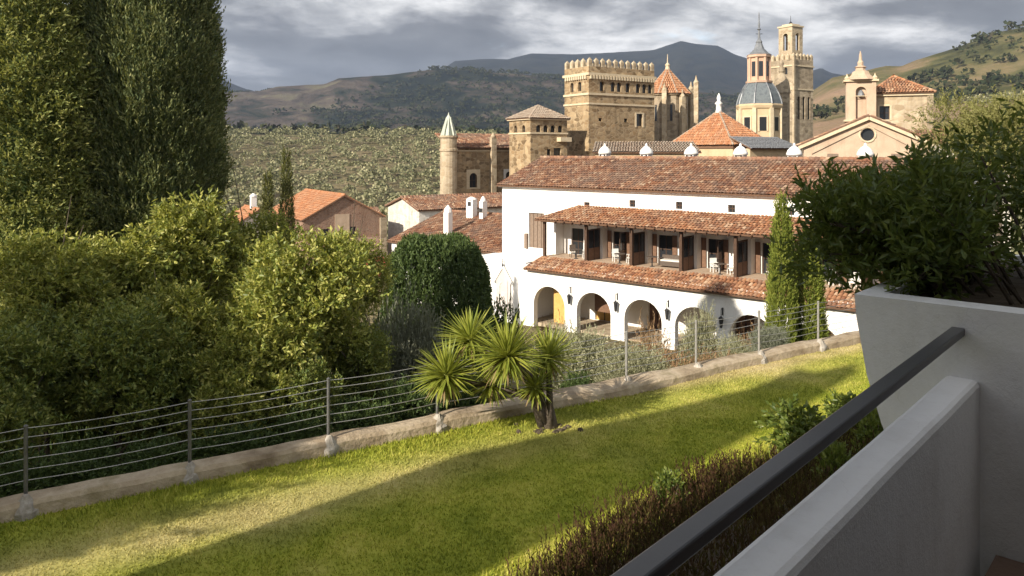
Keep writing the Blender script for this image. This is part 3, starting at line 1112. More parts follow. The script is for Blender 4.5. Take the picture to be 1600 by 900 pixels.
place_bush(DRB, DRS, 1010, 505, 38, 80, 'russet bush close before the third arch', 'dry_bush', 1.55, 1.15, 3)
place_bush(DRB, DRS, 1175, 520, 35, 60, 'russet bush close before the fifth arch', 'dry_bush', 1.55, 1.15, 4)
place_bush(DRB, DRS, 1312, 522, 37, 56, 'russet bush filling the last arch by the corner', 'dry_bush', 1.55, 1.15, 5)
place_bush(DRB, DRS, 868, 505, 40, 60, 'russet bush before the first arch', 'dry_bush', 1.55, 1.15, 5.5)
place_bush(GRB, DRS, 780, 480, 42, 80, 'green bush below the stone niche', 'green_bush', 1.9, 1.25, 0)
place_bush(GRB, DRS, 905, 585, 23, 60, 'dark low bush in the shade behind the yucca trunk', 'green_bush', 1.9, 1.25, 1)
place_bush(GRB, DRS, 725, 560, 24, 120, 'dark low bush behind the yucca leaves', 'green_bush', 1.9, 1.25, 2)
place_bush(GRB, DRS, 1250, 515, 33, 60, 'dark bush at the foot of the bushier cypress column', 'green_bush', 1.9, 1.25, 4)
UL = ['dark undergrowth bush behind the ' + q + ' of the wire fence' for q in ('bay before the first mossy footing', 'bay between first and second footing', 'second footing', 'bay after the second footing',
                                                                  'bay before the third footing', 'bay after the third footing', 'bay before the yucca')]
UL += ['dark bush deep between the drooping laurel and the sunlit one', 'dark bush deep behind the shaded laurel tree', 'dark bush at the stem of the thin pale sapling']
k = 0
for (px, top, d, w) in ((20, 720, 15.2, 150), (130, 700, 16, 150), (250, 690, 16.6, 140), (360, 670, 17.2, 140), (460, 645, 18, 130), (560, 630, 19, 120), (640, 600, 20.5, 110), (430, 560, 23, 160), (170, 560, 22, 190), (560, 520, 27, 120)):
    place_bush(GRB, DRS, px, top, d, w, UL[k], 'undergrowth_bush', 1.9, 1.25, k * 1.3, 'undergrowth bushes behind the fence')
    k += 1
# thin pale sapling with its stake-like stem
c = P(605, 405, 29)
gr = gz(c.x, c.y)
t = thing('sapling', 'thin pale upright sapling in front of the dark clipped tree', 'tree', (c.x, c.y, gr))
link('trunk', MB().tube([(0, 0, -.3), (.03, 0, (c.z - gr) * .5), (-.02, 0, c.z - gr)], [.055, .045, .02], 6).mesh('trunk', MT['bark_pale']), t)
r_ = np.random.default_rng(9)
n = 300
zz = r_.uniform(.35, 1.0, n) * (c.z - gr)
o_ = np.stack([r_.normal(0, .05, n), r_.normal(0, .05, n), zz], 1)
V, T = twig_leaves(o_, np.stack([r_.normal(0, .4, n), r_.normal(0, .4, n), np.ones(n)], 1), .25, 5, .10, .03, r_)
link('crown', np_tris('crown', V, T, MT['leaf_column']), t)
# feathery tree behind the planter
r_ = np.random.default_rng(71)
bl = [(cc + np.array([0, 0, 7.0]), b) for cc, b in crown_blobs(r_, 3.4, 2.8, 40, (.2, .34))]
o_, d_ = blob_twigs(bl, 120, r_, .7, .3)
V, T = twig_leaves(o_, d_, .6, 9, .16, .05, r_, .7, .8)
c = P(1560, 235, 34)
gr = gz(c.x, c.y)
plant('feathery_tree', 'pale yellow-green feathery tree rising behind the planter shrub', 'tree', (c.x, c.y, c.z - 7.0),
      np_tris('crown', V, T, MT['leaf_feather']), tree_trunk((0, 0, gr - c.z + 6.7), (0, 0, 8), .16, bl, r_, MT['bark'], 16))

# ------------------------------------------------------------------ roofs of barrel tiles
def tile_roof(org, ex, ey, poly, r_, pitch=.24, row=.36, name='roof_tiles', m=None, parent=None, k=4, over=.06):
    """half-round tiles laid in columns along ex and rows up ey; poly = outline in (ex, ey) metres"""
    org, ex, ey = Vector(org), Vector(ex).normalized(), Vector(ey).normalized()
    nz = ex.cross(ey).normalized()
    if nz.z < 0:
        nz = -nz
    us = [p[0] for p in poly]
    vs = [p[1] for p in poly]

    def span(v):
        xs = []
        for i in range(len(poly)):
            (a, b), (c_, d_) = poly[i], poly[(i + 1) % len(poly)]
            if (b - v) * (d_ - v) < 0 or (b == v and d_ != v):
                xs.append(a + (c_ - a) * (v - b) / (d_ - b))
        return (min(xs), max(xs)) if len(xs) >= 2 else None
    V, Fc = [], []
    v = min(vs)
    r0 = pitch * .46
    while v < max(vs) - .05:
        sp_ = span(v + row * .5)
        if sp_:
            cnt = max(1, int((sp_[1] - sp_[0]) / pitch + .5))
            for i in range(cnt):
                u = sp_[0] + (i + .5) * (sp_[1] - sp_[0]) / cnt + r_.normal(0, .012)
                n = len(V)
                j0 = r_.normal(0, .02)
                for end in (0, 1):
                    rr = r0 * (1.08 if end == 0 else .85)
                    vv = v - over + j0 if end == 0 else v + row + .03 + j0
                    h = .035 if end == 0 else .0
                    for q in range(k + 1):
                        a = math.pi * q / k
                        V.append(tuple(org + ex * (u + rr * math.cos(a)) + ey * vv + nz * (rr * math.sin(a) * .85 + h + .01)))
                for q in range(k):
                    Fc.append([n + q, n + q + 1, n + k + 1 + q + 1, n + k + 1 + q])
        v += row
    me = bpy.data.meshes.new(name)
    me.from_pydata(V, [], Fc)
    me.materials.append(m or MT['tiles'])
    me.polygons.foreach_set('use_smooth', [True] * len(me.polygons))
    o = link(name, me, parent)
    o['kind'] = 'stuff'
    return o


def roof_plane(org, ex, ey, poly, thick=.12):
    org, ex, ey = Vector(org), Vector(ex).normalized(), Vector(ey).normalized()
    nz = ex.cross(ey).normalized()
    if nz.z < 0:
        nz = -nz
    mb = MB()
    top = [org + ex * u + ey * v for u, v in poly]
    bot = [p - nz * thick for p in top]
    mb.face(top)
    mb.face(bot[::-1])
    for i in range(len(top)):
        j = (i + 1) % len(top)
        mb.face([top[i], bot[i], bot[j], top[j]])
    return mb


def slope(p0, p1, q, poly_top=None):
    """helper: eave from p0 to p1, q a point on the upper edge -> org, ex, ey, length up"""
    p0, p1, q = Vector(p0), Vector(p1), Vector(q)
    ex = (p1 - p0).normalized()
    w = q - p0
    ey = (w - ex * w.dot(ex))
    return p0, ex, ey.normalized(), ey.length, (p1 - p0).length


def tiled_slope(p0, p1, q, parent, m, r_, in0=0.0, in1=0.0, pitch=.24, row=.36, base=True):
    """one roof slope: eave p0-p1, upper edge inset by in0/in1 from the eave ends"""
    org, ex, ey, up, L = slope(p0, p1, q)
    poly = [(0, 0), (L, 0), (L - in1, up), (in0, up)] if in0 + in1 < L - .05 else [(0, 0), (L, 0), (in0, up)]
    if base:
        roof_plane(org, ex, ey, poly).build('roof', MT['under'], parent)
    tile_roof(org, ex, ey, poly, r_, pitch, row, 'roof_tiles', m, parent)


def ridge_tiles(a, b, parent, m, r=.16, step=.4):
    a, b = Vector(a), Vector(b)
    n = max(1, int((b - a).length / step))
    mb = MB()
    for i in range(n):
        p, q = a.lerp(b, i / n), a.lerp(b, (i + 1.08) / n)
        mb.tube([p + Vector((0, 0, .03)), q], [r, r * .85], 7)
    o = mb.build('ridge_tiles', m, parent, True)
    o['kind'] = 'stuff'


def window_part(parent, x0, x1, z0, z1, f, depth, arch=False, bars=True, glass='glassdark', frame='wood'):
    """pane and frame set back in a hole; f maps wall coordinates to local space"""
    mb = MB()
    n = 10
    if arch:
        r_ = (x1 - x0) / 2
        pts = [(x0, z0), (x1, z0)] + [(x0 + r_ + r_ * math.cos(math.pi * k / n), z1 - r_ + r_ * math.sin(math.pi * k / n)) for k in range(n + 1)]
    else:
        pts = [(x0, z0), (x1, z0), (x1, z1), (x0, z1)]
    front = [f(x, depth - .012, z) for x, z in pts]
    back = [f(x, depth + .05, z) for x, z in pts]
    mb.face(front)
    mb.face(back[::-1])
    w = mb.build('window', MT[glass], parent)
    if bars:
        fb = MB()
        t = min(.06, (x1 - x0) * .12)
        xm = (x0 + x1) / 2
        for (a, b, c_, d_) in ((x0, x0 + t, z0, z1 - (x1 - x0) / 2 * arch), (x1 - t, x1, z0, z1 - (x1 - x0) / 2 * arch), (xm - t / 2, xm + t / 2, z0, z1), (x0, x1, (z0 + z1) / 2 - t / 2, (z0 + z1) / 2 + t / 2)):
            q = [f(a, depth - .04, c_), f(b, depth - .04, c_), f(b, depth - .04, d_), f(a, depth - .04, d_)]
            q2 = [f(a, depth, c_), f(b, depth, c_), f(b, depth, d_), f(a, depth, d_)]
            fb.face(q)
            for i in range(4):
                fb.face([q[i], q2[i], q2[(i + 1) % 4], q[(i + 1) % 4]])
        fb.build('frame', MT[frame], w)
    return w


# ------------------------------------------------------------------ the hotel the photograph is taken from (mostly behind the camera)
FLOOR = EYE - 1.60
RZ_H = math.atan2(HR.y, HR.x)            # hotel frame: local x = along the front, local y = outwards
h = thing('hotel_building', 'white hotel block behind the balcony', 'building', (0, 0, 0), RZ_H)
mb = MB()
mb.box(-4, 3.55, -9, .62, -.5, FLOOR - .25)                     # storey below the balcony
mb.box(-4, 3.55, -9, -1.45, FLOOR - .25, 10.5)                  # room front behind the camera
mb.build('wall', MT['white'], h)
MB().box(-4, 3.55, -1.45, -.35, 7.25, 7.5).build('ceiling', MT['white'], h)
MB().box(-9, -4.002, -9, 6.9, -.5, 13.5).build('shading_wing', MT['white'], h)  # unseen wing, its reach and height shaped to shade bank and balcony
MB().box(-9.2, -3.9, -9.2, 7.0, 13.5, 13.75).build('roof', MT['under'], h)
MB().box(-3.9, 3.4, -1.445, -1.40, FLOOR + .005, 7.0).build('window', MT['glassdark'], h)  # unseen dark glazing, enlarged to cut bounce light onto the parapet
MB().box(-3.9, 3.4, -1.44, -.40, 7.2, 7.245).build('ceiling_boards', MT['wood_mid'], h)
blk = thing('shadow_block', 'unseen block added beside the hotel to cast the lawn shadow', 'building', (0, 0, 0), RZ_H)
mb = MB()
prof = [(8.8, -.5), (12.1, -.5), (12.1, 9.5), (10.9, 11.7), (9.2, 15.7), (8.8, 15.2)]     # unseen block, outline shaped to cast the shadow edges on the lawn
mb.face([(-8, a, z) for a, z in prof])
mb.face([(-12, a, z) for a, z in prof][::-1])
for i in range(len(prof)):
    (a, z), (b, y) = prof[i], prof[(i + 1) % len(prof)]
    mb.quad((-8, a, z), (-12, a, z), (-12, b, y), (-8, b, y))
mb.build('wall', MT['white'], blk)
MB().box(-10.4, -9.6, 9.6, 10.2, 9, 15.6).build('chimney', MT['white'], blk)

fl = MB().box(-4, 3.55, -1.45, .62, FLOOR - .25, FLOOR).build('balcony_floor', MT['floor'])
fl.rotation_euler = (0, 0, RZ_H)
tag(fl, 'brown tiled balcony floor', kind='structure')
b = thing('balcony_parapet', 'low white plastered balcony parapet wall below the dark handrail', 'parapet', (0, 0, 0), RZ_H)


def bevel(o, w=.012, seg=2):
    md = o.modifiers.new('bevel', 'BEVEL')
    md.width = w
    md.segments = seg
    return o


PT = EYE - .925
# plastered by hand: the edges wander a little
mb = MB()
NP = 120
sx_ = np.linspace(-4, 3.60, NP)
e1, e2, e3 = (vnoise(sx_ * 3.1, sx_ * 0 + q, 60 + q) * .0035 for q in range(3))
rings = []
for q in range(NP):
    yi, yo, tp = .679 + e1[q], .807 + e2[q], PT + e3[q]
    rings.append([(sx_[q], yi - .002, FLOOR - .45), (sx_[q], yi, tp - .022), (sx_[q], yi + .007, tp - .006), (sx_[q], yi + .022, tp), (sx_[q], yo - .022, tp + .001), (sx_[q], yo - .006, tp - .007), (sx_[q], yo, tp - .022), (sx_[q], yo + .002, FLOOR - .45)])
for q in range(NP - 1):
    for e in range(7):
        mb.quad(rings[q][e], rings[q][e + 1], rings[q + 1][e + 1], rings[q + 1][e])
mb.face(rings[0])
mb.face(rings[-1][::-1])
wo_ = mb.build('wall', MT['parapet'], b, True)
ra = thing('handrail', 'dark anthracite metal handrail above the white parapet', 'handrail', (0, 0, 0), RZ_H)
zr_ = EYE - .72
bevel(MB().bar((-3.9, .676, zr_ - .016), (3.66, .756, zr_ - .016), .050, .032).build('rail', MT['rail'], ra), .005, 2)
for s in (-2.6, -.6):
    MB().box(s - .015, s + .015, .690, .720, PT - .01, zr_ - .025).build('bracket', MT['rail'], ra)
# planter at the end of the balcony: sloped outer front, top a little below the eye
pl = thing('planter', 'grey plastered planter box at the end of the balcony', 'planter', (0, 0, 0), RZ_H)
zt = EYE - .634
mb = MB()
prof = [(1.163, zt), (1.155, zt - .10), (1.11, zt - .35), (1.05, zt - .55), (.97, zt - .75), (.86, zt - 1.0), (.80, FLOOR - .5)]
A, Bk = [], []
S0, S1 = 3.56, 5.6
inner = -1.4
ring0 = [(S0, a, z) for a, z in prof] + [(S0, inner, FLOOR - .5), (S0, inner, zt)]
ring1 = [(S1, a, z) for a, z in prof] + [(S1, inner, FLOOR - .5), (S1, inner, zt)]
mb.face(ring0)
mb.face(ring1[::-1])
for i in range(len(ring0) - 1):
    mb.quad(ring0[i], ring1[i], ring1[i + 1], ring0[i + 1])
# rim with a soil hollow
rim = .11
o4 = [(S0, 1.163), (S1, 1.163), (S1, inner), (S0, inner)]
i4 = [(S0 + rim, 1.163 - rim), (S1 - rim, 1.163 - rim), (S1 - rim, inner + rim), (S0 + rim, inner + rim)]
for i in range(4):
    j = (i + 1) % 4
    mb.quad((*o4[i], zt), (*o4[j], zt), (*i4[j], zt + .004), (*i4[i], zt + .004))
    mb.quad((*i4[i], zt + .004), (*i4[j], zt + .004), (*i4[j], zt - .2), (*i4[i], zt - .2))
mb.build('wall', MT['planter'], pl)
mb = MB()
mb.face([(*p, zt - .05) for p in i4])
mb.build('soil', MT['soil'], pl)

# planter shrub
r_ = np.random.default_rng(81)
sh = thing('planter_shrub', 'glossy dark green shrub filling the grey planter', 'shrub', hp(4.5, .2, zt - .05), RZ_H)
bl = []
stems = MB()
for k in range(105):
    s = r_.uniform(-.75, .85)
    a = r_.uniform(-1.6, .85)
    env = .86 - .12 * abs(s) - .42 * max(0, a - .10)
    zz = (.12 + .88 * r_.random() ** .6) * env
    aa = a + max(0, a) * .30 * (zz / .8)
    bl.append((np.array([s, aa, zz]), np.array([.17, .17, .15])))
    if k % 2 == 0:
        b0 = Vector((s * .6, min(a * .7, .75), -.05))
        stems.tube([b0, b0.lerp(Vector((s, aa, zz)), .5) + Vector((0, 0, .06)), (s, aa, zz)], [.011, .008, .004], 5)
# the overhanging side
for k in range(84):
    aa = r_.uniform(.65, 1.36)
    s = r_.uniform(-.65, .6)
    zz = -.04 + .58 * r_.random() * (1 - (aa - .65) * .50)
    bl.append((np.array([s, aa, zz + .03]), np.array([.15, .15, .13])))
    b0 = Vector((s * .6, .7, -.05))
    stems.tube([b0, b0.lerp(Vector((s, aa, zz)), .5) + Vector((0, 0, .12)), (s, aa, zz)], [.010, .008, .004], 5)
o_, d_ = [], []
for cc, rad in bl:
    m = 21
    u = unit(r_.normal(size=(m, 3)))
    o_.append(cc + u * rad * r_.uniform(.2, .9, m)[:, None])
    d_.append(u + np.array([0, .1, .9]))
V, T = twig_leaves(np.concatenate(o_), np.concatenate(d_), .13, 8, .056, .018, r_, .85, .75)
link('foliage', np_tris('foliage', V, T, MT['leaf_planter']), sh)
stems.build('stem', MT['bark'], sh)

# ------------------------------------------------------------------ planted bank below the balcony
def bank_h(a):
    return 2.3 * smoothstep((7.4 - a) / 7.2) ** 1.1


S_ = np.linspace(1, 27, 70)
A_ = np.linspace(.6, 7.5, 30)
SS, AA = np.meshgrid(S_, A_, indexing='ij')
edge = np.interp(SS, [0, 12, 16, 22, 27], [6.85, 6.7, 5.75, 5.0, 4.4]) + .16 * vnoise(SS * 1.9, SS * 0 + 3, 7)
AA = .6 + (AA - .6) / 6.9 * (edge - .6)
X = HR.x * SS + HL.x * AA
Y = HR.y * SS + HL.y * AA
Z = 2.3 * smoothstep((edge - AA) / 6.9) + .03 * vnoise(X * 2, Y * 2, 4) + .03
i, j = np.meshgrid(np.arange(69), np.arange(29), indexing='ij')
a = i * 30 + j
T = np.concatenate([np.stack([a, a + 30, a + 31], 2).reshape(-1, 3), np.stack([a, a + 31, a + 1], 2).reshape(-1, 3)])
tag(link('planting_bank', np_tris('planting_bank', np.stack([X.ravel(), Y.ravel(), Z.ravel()], 1), T, MT['soil'])), 'earth bank between the lawn and the hotel', kind='structure')
r_ = np.random.default_rng(91)
n = 8500
s = r_.uniform(3.5, 24, n)
e_ = np.interp(s, [0, 12, 16, 22, 27], [6.9, 6.75, 5.8, 5.0, 4.4])
e_ = e_ + .16 * vnoise(s * 1.9, s * 0 + 3, 7) + .12 * r_.normal(size=n)
a = e_ - 5.0 * r_.random(n) ** 1.4
thin = np.where(s > 13, .45, 1)
kp = r_.random(n) < thin
s, a, e_ = s[kp], a[kp], e_[kp]
n = len(s)
x, y = HR.x * s + HL.x * a, HR.y * s + HL.y * a
zb_ = 2.3 * smoothstep((e_ + .25 - a) / 6.9)
hgt = (.26 + .32 * r_.random(n)) * np.where(s > 13, .75, 1) * (1 + .25 * vnoise(x * 1.2, y * 1.2, 2))
o_ = np.stack([x, y, zb_], 1)
lean = np.stack([r_.normal(0, .16, n), r_.normal(0, .16, n), np.ones(n)], 1)
Vs = []
nl = 11
tt = np.tile(np.linspace(.15, 1, nl), n)
p = np.repeat(o_, nl, 0) + np.repeat(unit(lean), nl, 0) * (tt * np.repeat(hgt, nl))[:, None]
ax = np.repeat(unit(lean), nl, 0) * 1.0 + unit(r_.normal(size=(n * nl, 3))) * .55
V1, T1 = leaf_tris(p, ax, .085, .02, r_)
V2, T2 = leaf_tris(o_, lean, 1.0, .016, r_, .02)
V2 = V2.reshape(n, 4, 3)
V2 = (o_[:, None] + (V2 - o_[:, None]) * hgt[:, None, None]).reshape(-1, 3)
V, T = stack([(V1, T1), (V2, T2)])
tag(link('bed_plants', np_tris('bed_plants', V, T, MT['leaf_bed'])), 'dense russet upright stems covering the bank below the handrail', 'ground cover', kind='stuff')
# rank grass where the lawn runs into the bank
n = 26000
s = r_.uniform(5, 25, n)
a = np.interp(s, [0, 12, 16, 22, 27], [6.9, 6.75, 5.8, 5.0, 4.4]) + .1 - .55 * np.abs(r_.normal(size=n)) * np.where(s > 11, 1.9, .6) + .25 * r_.random(n)
x, y = HR.x * s + HL.x * a, HR.y * s + HL.y * a
ed = np.interp(s, [0, 12, 16, 22, 27], [6.85, 6.7, 5.75, 5.0, 4.4])
zb_ = 2.3 * smoothstep((ed - a) / 6.9)
hh_ = .08 + .20 * r_.random(n)
o_ = np.stack([x, y, zb_], 1)
V, T = leaf_tris(o_, np.stack([r_.normal(0, .3, n), r_.normal(0, .3, n), np.ones(n)], 1), 1.0, .012, r_, .15)
V = (o_[:, None] + (V.reshape(n, 4, 3) - o_[:, None]) * np.stack([hh_, hh_, hh_], 1)[:, None]).reshape(-1, 3)
me = np_tris('rank_grass', V, T, MT['blades'], {'dry': np.repeat(np.clip(.25 * r_.normal(size=n) + .1, 0, 1), 4)})
tag(link('rank_grass', me), 'longer rank grass along the foot of the bank', 'grass', kind='stuff')
ROB = bush_mesh(65, MT['leaf_rose'], .38, .40, 12, 900, .075, .045, 7, .6, .12)
ROS = bush_stems(65, .38, .42, MT['bark'], 7)


def leafy(px, top, d, wpx, label, rz):
    cc = P(px, top, d)
    v = Vector((cc.x, cc.y, 0))
    s_, a_ = v.dot(HR), v.dot(HL)
    ed = float(np.interp(s_, [0, 12, 16, 22, 27], [6.85, 6.7, 5.75, 5.0, 4.4]))
    gr_ = float(2.3 * smoothstep((ed - a_) / 6.9)) + .02
    sx = wpx / 2 / F * d / .44
    t = thing('leafy_shrub', label, 'shrub', (cc.x, cc.y, gr_), rz)
    hh = max(.35, cc.z - gr_)
    link('foliage', ROB, t).scale = (sx, sx, hh / .84)
    link('stem', ROS, t).scale = (sx, sx, hh / .84)


leafy(1048, 738, 12.6, 62, 'small leafy shrub rising above the russet stems', 0)
leafy(1255, 628, 14.6, 125, 'larger dark leafy shrub with pale tips beside the handrail', 1)
leafy(1325, 612, 16.2, 84, 'leafy shrub close under the planter end of the handrail', 2)
leafy(1368, 632, 13.2, 80, 'leafy shrub seen in the gap under the handrail', 3)
leafy(1300, 690, 11.5, 70, 'low leafy shrub in the shade under the handrail', 4)

# ------------------------------------------------------------------ kerb wall, fence
t = thing('kerb_wall', 'weathered low concrete kerb wall carrying the wire fence', 'wall', FO, math.atan2(FD.y, FD.x))
mb = MB()
NS = 160
rk = np.random.default_rng(12)
ring = []
xs_ = np.linspace(-9, 27, NS)
w1 = vnoise(xs_ * 1.7, xs_ * 0 + 1, 4) * .022
w2 = vnoise(xs_ * 2.3, xs_ * 0 + 5, 5) * .03
for q in range(NS):
    hgt = .27 + w2[q]
    wid = -.32 + w1[q] - .25 * math.exp(-((xs_[q] - 12.5) / 3.0) ** 2)
    ring.append([(xs_[q], wid - .03, -.15), (xs_[q], wid, hgt * .75), (xs_[q], wid + .05, hgt), (xs_[q], .06 + w1[q], hgt + .015), (xs_[q], .14, hgt * .8), (xs_[q], .16, -1.6)])
for q in range(NS - 1):
    for e in range(5):
        mb.quad(ring[q][e], ring[q + 1][e], ring[q + 1][e + 1], ring[q][e + 1])
mb.face(ring[0][::-1])
mb.face(ring[-1])
mb.build('wall', MT['kerb'], t, True)
# mound of earth round the yucca
fe = thing('wire_fence', 'wire strand fence with grey posts along the lawn edge', 'fence', FO, math.atan2(FD.y, FD.x))
POSTS = [-2.55, 0, 2.52, 5.1, 7.5, 10.0, 12.75, 15.15, 17.6, 20.2, 22.7]
postm = MB().tube([(0, 0, -.1), (0, 0, 1.24)], .032, 10).lathe([(.036, 1.24), (.036, 1.262), (.01, 1.28)], 10).mesh('post', MT['post'])
postp = MB().tube([(0, 0, -.1), (0, 0, 1.24)], .032, 10).lathe([(.036, 1.24), (.036, 1.262), (.01, 1.28)], 10).mesh('post', MT['post_pale'])
footm = []
for v_ in range(3):
    mb = MB()
    prof = [(.20, -.08), (.19, .06), (.15, .13), (.10, .22), (.05, .30)]
    mb.lathe(prof, 9)
    r3 = np.random.default_rng(v_)
    mb.v = [(x * (1 + r3.normal(0, .12)), y * (1 + r3.normal(0, .12)), z + r3.normal(0, .015)) for x, y, z in mb.v]
    footm.append(mb.mesh('footing', MT['footing']))
for q, xq in enumerate(POSTS):
    link('post', postm if xq < 9 else postp, fe, (xq, -.16, .22))
    link('footing', footm[q % 3], fe, (xq, -.22, .06), q)
for wz in (.36, .54, .72, .90, 1.07, 1.22):
    pts = []
    for q in range(len(POSTS) - 1):
        for e in range(6):
            u = e / 6
            pts.append((POSTS[q] + (POSTS[q + 1] - POSTS[q]) * u, -.16, .22 + wz - .035 * 4 * u * (1 - u)))
    pts.append((POSTS[-1], -.16, .22 + wz))
    MB().tube(pts, .0075, 5).build('wire', MT['wire'], fe)

# ------------------------------------------------------------------ yucca
yb_ = P(856, 660, 16.7)
yu = thing('yucca', 'many-headed yucca with spiky yellow-green leaf rosettes on the lawn edge', 'yucca', (yb_.x, yb_.y, .02))
ylm, yld = [], []
for v_ in range(4):
    mb = MB()
    L = 1.0
    n = 6
    bend = (.04, .12, .22, .0)[v_]
    ctr = [Vector((0, L * k / n, -bend * (k / n) ** 2)) for k in range(n + 1)]
    wd = [.018, .028, .031, .027, .020, .011, .001]
    for k in range(n):
        a0, a1 = ctr[k], ctr[k + 1]
        w0, w1_ = wd[k], wd[k + 1]
        l0, l1 = a0 + Vector((-w0, 0, w0 * .5)), a1 + Vector((-w1_, 0, w1_ * .5))
        r0, r1 = a0 + Vector((w0, 0, w0 * .5)), a1 + Vector((w1_, 0, w1_ * .5))
        b_ = len(mb.v)
        mb.v += [tuple(q) for q in (l0, a0, r0, l1, a1, r1)] if k == 0 else [tuple(q) for q in (l1, a1, r1)]
        if k == 0:
            prev = [b_, b_ + 1, b_ + 2]
            cur = [b_ + 3, b_ + 4, b_ + 5]
        else:
            cur = [b_, b_ + 1, b_ + 2]
        mb.f += [[prev[0], prev[1], cur[1], cur[0]], [prev[1], prev[2], cur[2], cur[1]]]
        prev = cur
    ylm.append(mb.mesh('leaf', MT['leaf_yucca']))
    if v_ in (1, 2):
        yld.append(mb.mesh('leaf', MT['leaf_dead']))
YH = [(698, 588, 15.8, .76), (793, 558, 15.6, .90), (735, 532, 16.6, .80), (857, 562, 16.7, .78), (768, 602, 16.2, .62), (836, 606, 16.3, .60)]
ryu = np.random.default_rng(14)
tr = MB()
for hi, (px, py, d, Lh) in enumerate(YH):
    hc = P(px, py, d) - Vector((yb_.x, yb_.y, .02))
    foot = Vector((.10 * math.cos(hi * 1.7), .10 * math.sin(hi * 1.7), -.1))
    mid = Vector((foot.x + (hc.x - foot.x) * .22, foot.y + (hc.y - foot.y) * .22, hc.z * .55))
    tr.tube([foot, mid, hc], [.10, .07, .05], 9)
    core = MB()
    core.lathe([(.01, -.22), (.09, -.12), (.10, .0), (.07, .12), (.01, .2)], 8)
    co = core.build('leaf_head', MT['leaf_yucca'], yu)
    co.location = hc
    ax = (hc - mid).normalized()
    nleaf = (210, 230, 150, 130, 90, 80)[hi]
    extra = []
    for q in range(nleaf):
        # spiral of blades from the drooping skirt to the upright heart
        pol = math.acos(1 - 1.9 * (q + .5) / nleaf)
        az = q * 2.39996 + ryu.normal(0, .12)
        dv = Vector((math.sin(pol) * math.cos(az), math.sin(pol) * math.sin(az), math.cos(pol)))
        dv = (dv + ax * .25).normalized()
        ro = dv.to_track_quat('Y', 'Z')
        ll = Lh * (.84 + .26 * ryu.random()) * (.82 if pol < .5 else 1) * (.85 if pol > 1.9 else 1)
        me_ = ylm[int(ryu.integers(0, 4))] if pol > .8 else ylm[3]
        if pol > 2.05 or (pol > 1.5 and ryu.random() < .10):
            me_ = yld[int(ryu.integers(0, 2))]
            ll *= .85
        if q % 3:
            Mx = Matrix.LocRotScale(dv * .06, ro, Vector((1, ll, ll)))
            extra.append((me_, Mx))
            continue
        lo = link('leaf', me_, co)
        lo.rotation_mode = 'QUATERNION'
        lo.location = dv * .06
        lo.rotation_quaternion = ro
        lo.scale = (1.05, ll, ll)
    mb = MB()
    for me_, Mx in extra:
        n0 = len(mb.v)
        mb.v += [tuple(Mx @ v.co) for v in me_.vertices]
        mb.f += [[n0 + i for i in p_.vertices] for p_ in me_.polygons]
    oo = mb.build('inner_leaves', MT['leaf_yucca'], co)
    oo['kind'] = 'stuff'
# dead leaf skirt stubs on the trunk
tr.tube([(.05, 0, -.1), (.0, .05, .45)], [.2, .12], 9)
tr.build('trunk', MT['bark'], yu, True)
# earth and stones at its foot
mb = MB()
for q in range(14):
    a = ryu.uniform(0, 6.28)
    rr = ryu.uniform(.2, .75)
    mb2 = MB().lathe([(.005, -.05), (.075, .0), (.05, .035), (.01, .05)], 6, rr * math.cos(a), rr * .7 * math.sin(a))
    n0 = len(mb.v)
    mb.v += [(x + ryu.normal(0, .012), y + ryu.normal(0, .012), z + ryu.normal(0, .008)) for x, y, z in mb2.v]
    mb.f += [[n0 + i for i in f_] for f_ in mb2.f]
so = mb.build('foot_stones', MT['soil'])
so.location = (yb_.x, yb_.y - .1, .02)
tag(so, 'loose earth lumps and stones round the yucca foot', 'stones', kind='stuff')

# ------------------------------------------------------------------ white arcaded building
WO = Vector((12.4, 52.0))
WT = Vector((.767, -.641)).normalized()            # along the front
WI = Vector((-WT.y, WT.x))                         # inwards
WZ = -7.6
RZ_W = math.atan2(WT.y, WT.x)
rt = np.random.default_rng(101)
wb = thing('arcaded_building', 'long white building with arcade, open gallery and brown tiled roofs', 'building', (WO.x, WO.y, WZ), RZ_W)
T0, T1 = -17.3, 15.0
ARCH = [-12.4, -8.25, -4.05, 0.0, 3.95, 8.0, 12.1]
# arcade wall
mb = MB()
holes = [(a - 1.52, a + 1.52, .0, 3.07, True) for a in ARCH]
mb.panel(-21.2, T1, -1.5, 4.62, [(h_[0], h_[1], -.6, h_[3], True) for h_ in holes], .5)
ins = lambda x, y, z: (x, .5 + y, z)
mb.panel(-21.2, T1, -1.5, 4.62, [(h_[0], h_[1], -.6, h_[3], True) for h_ in holes], .002, ins)
mb.build('arcade_wall', MT['white'], wb)
MB().box(-15.2, T1, .5, 4.2, -.6, -.02).build('arcade_floor', MT['kerb'], wb)
MB().box(-15.2, -14.9, .5, 4.2, -.6, 4.6).build('side_wall', MT['white'], wb)
MB().box(T1 - .3, T1, .5, 4.2, -.6, 4.6).build('side_wall', MT['white'], wb)
# back wall of the arcade with doors
mb = MB()
back = lambda x, y, z: (x, 4.2 + y, z)
doors = [(-10.9, -9.3, 0, 2.5), (-6.0, -4.6, 0, 2.4), (1.0, 2.4, 0, 2.4), (6.2, 7.6, 0, 2.4)]
mb.panel(-15, T1, -.5, 4.0, doors, .25, back)
mb.build('back_wall', MT['white'], wb)
for i, (a, b_, z0, z1) in enumerate(doors):
    o = MB().box(a, b_, 4.40, 4.46, z0, z1).build('door', MT['ochre_door' if i == 0 else 'wood_mid'], wb)
    MB().box((a + b_) / 2 - .04, (a + b_) / 2 + .04, 4.37, 4.40, z0, z1).build('stile', MT['wood'], o)
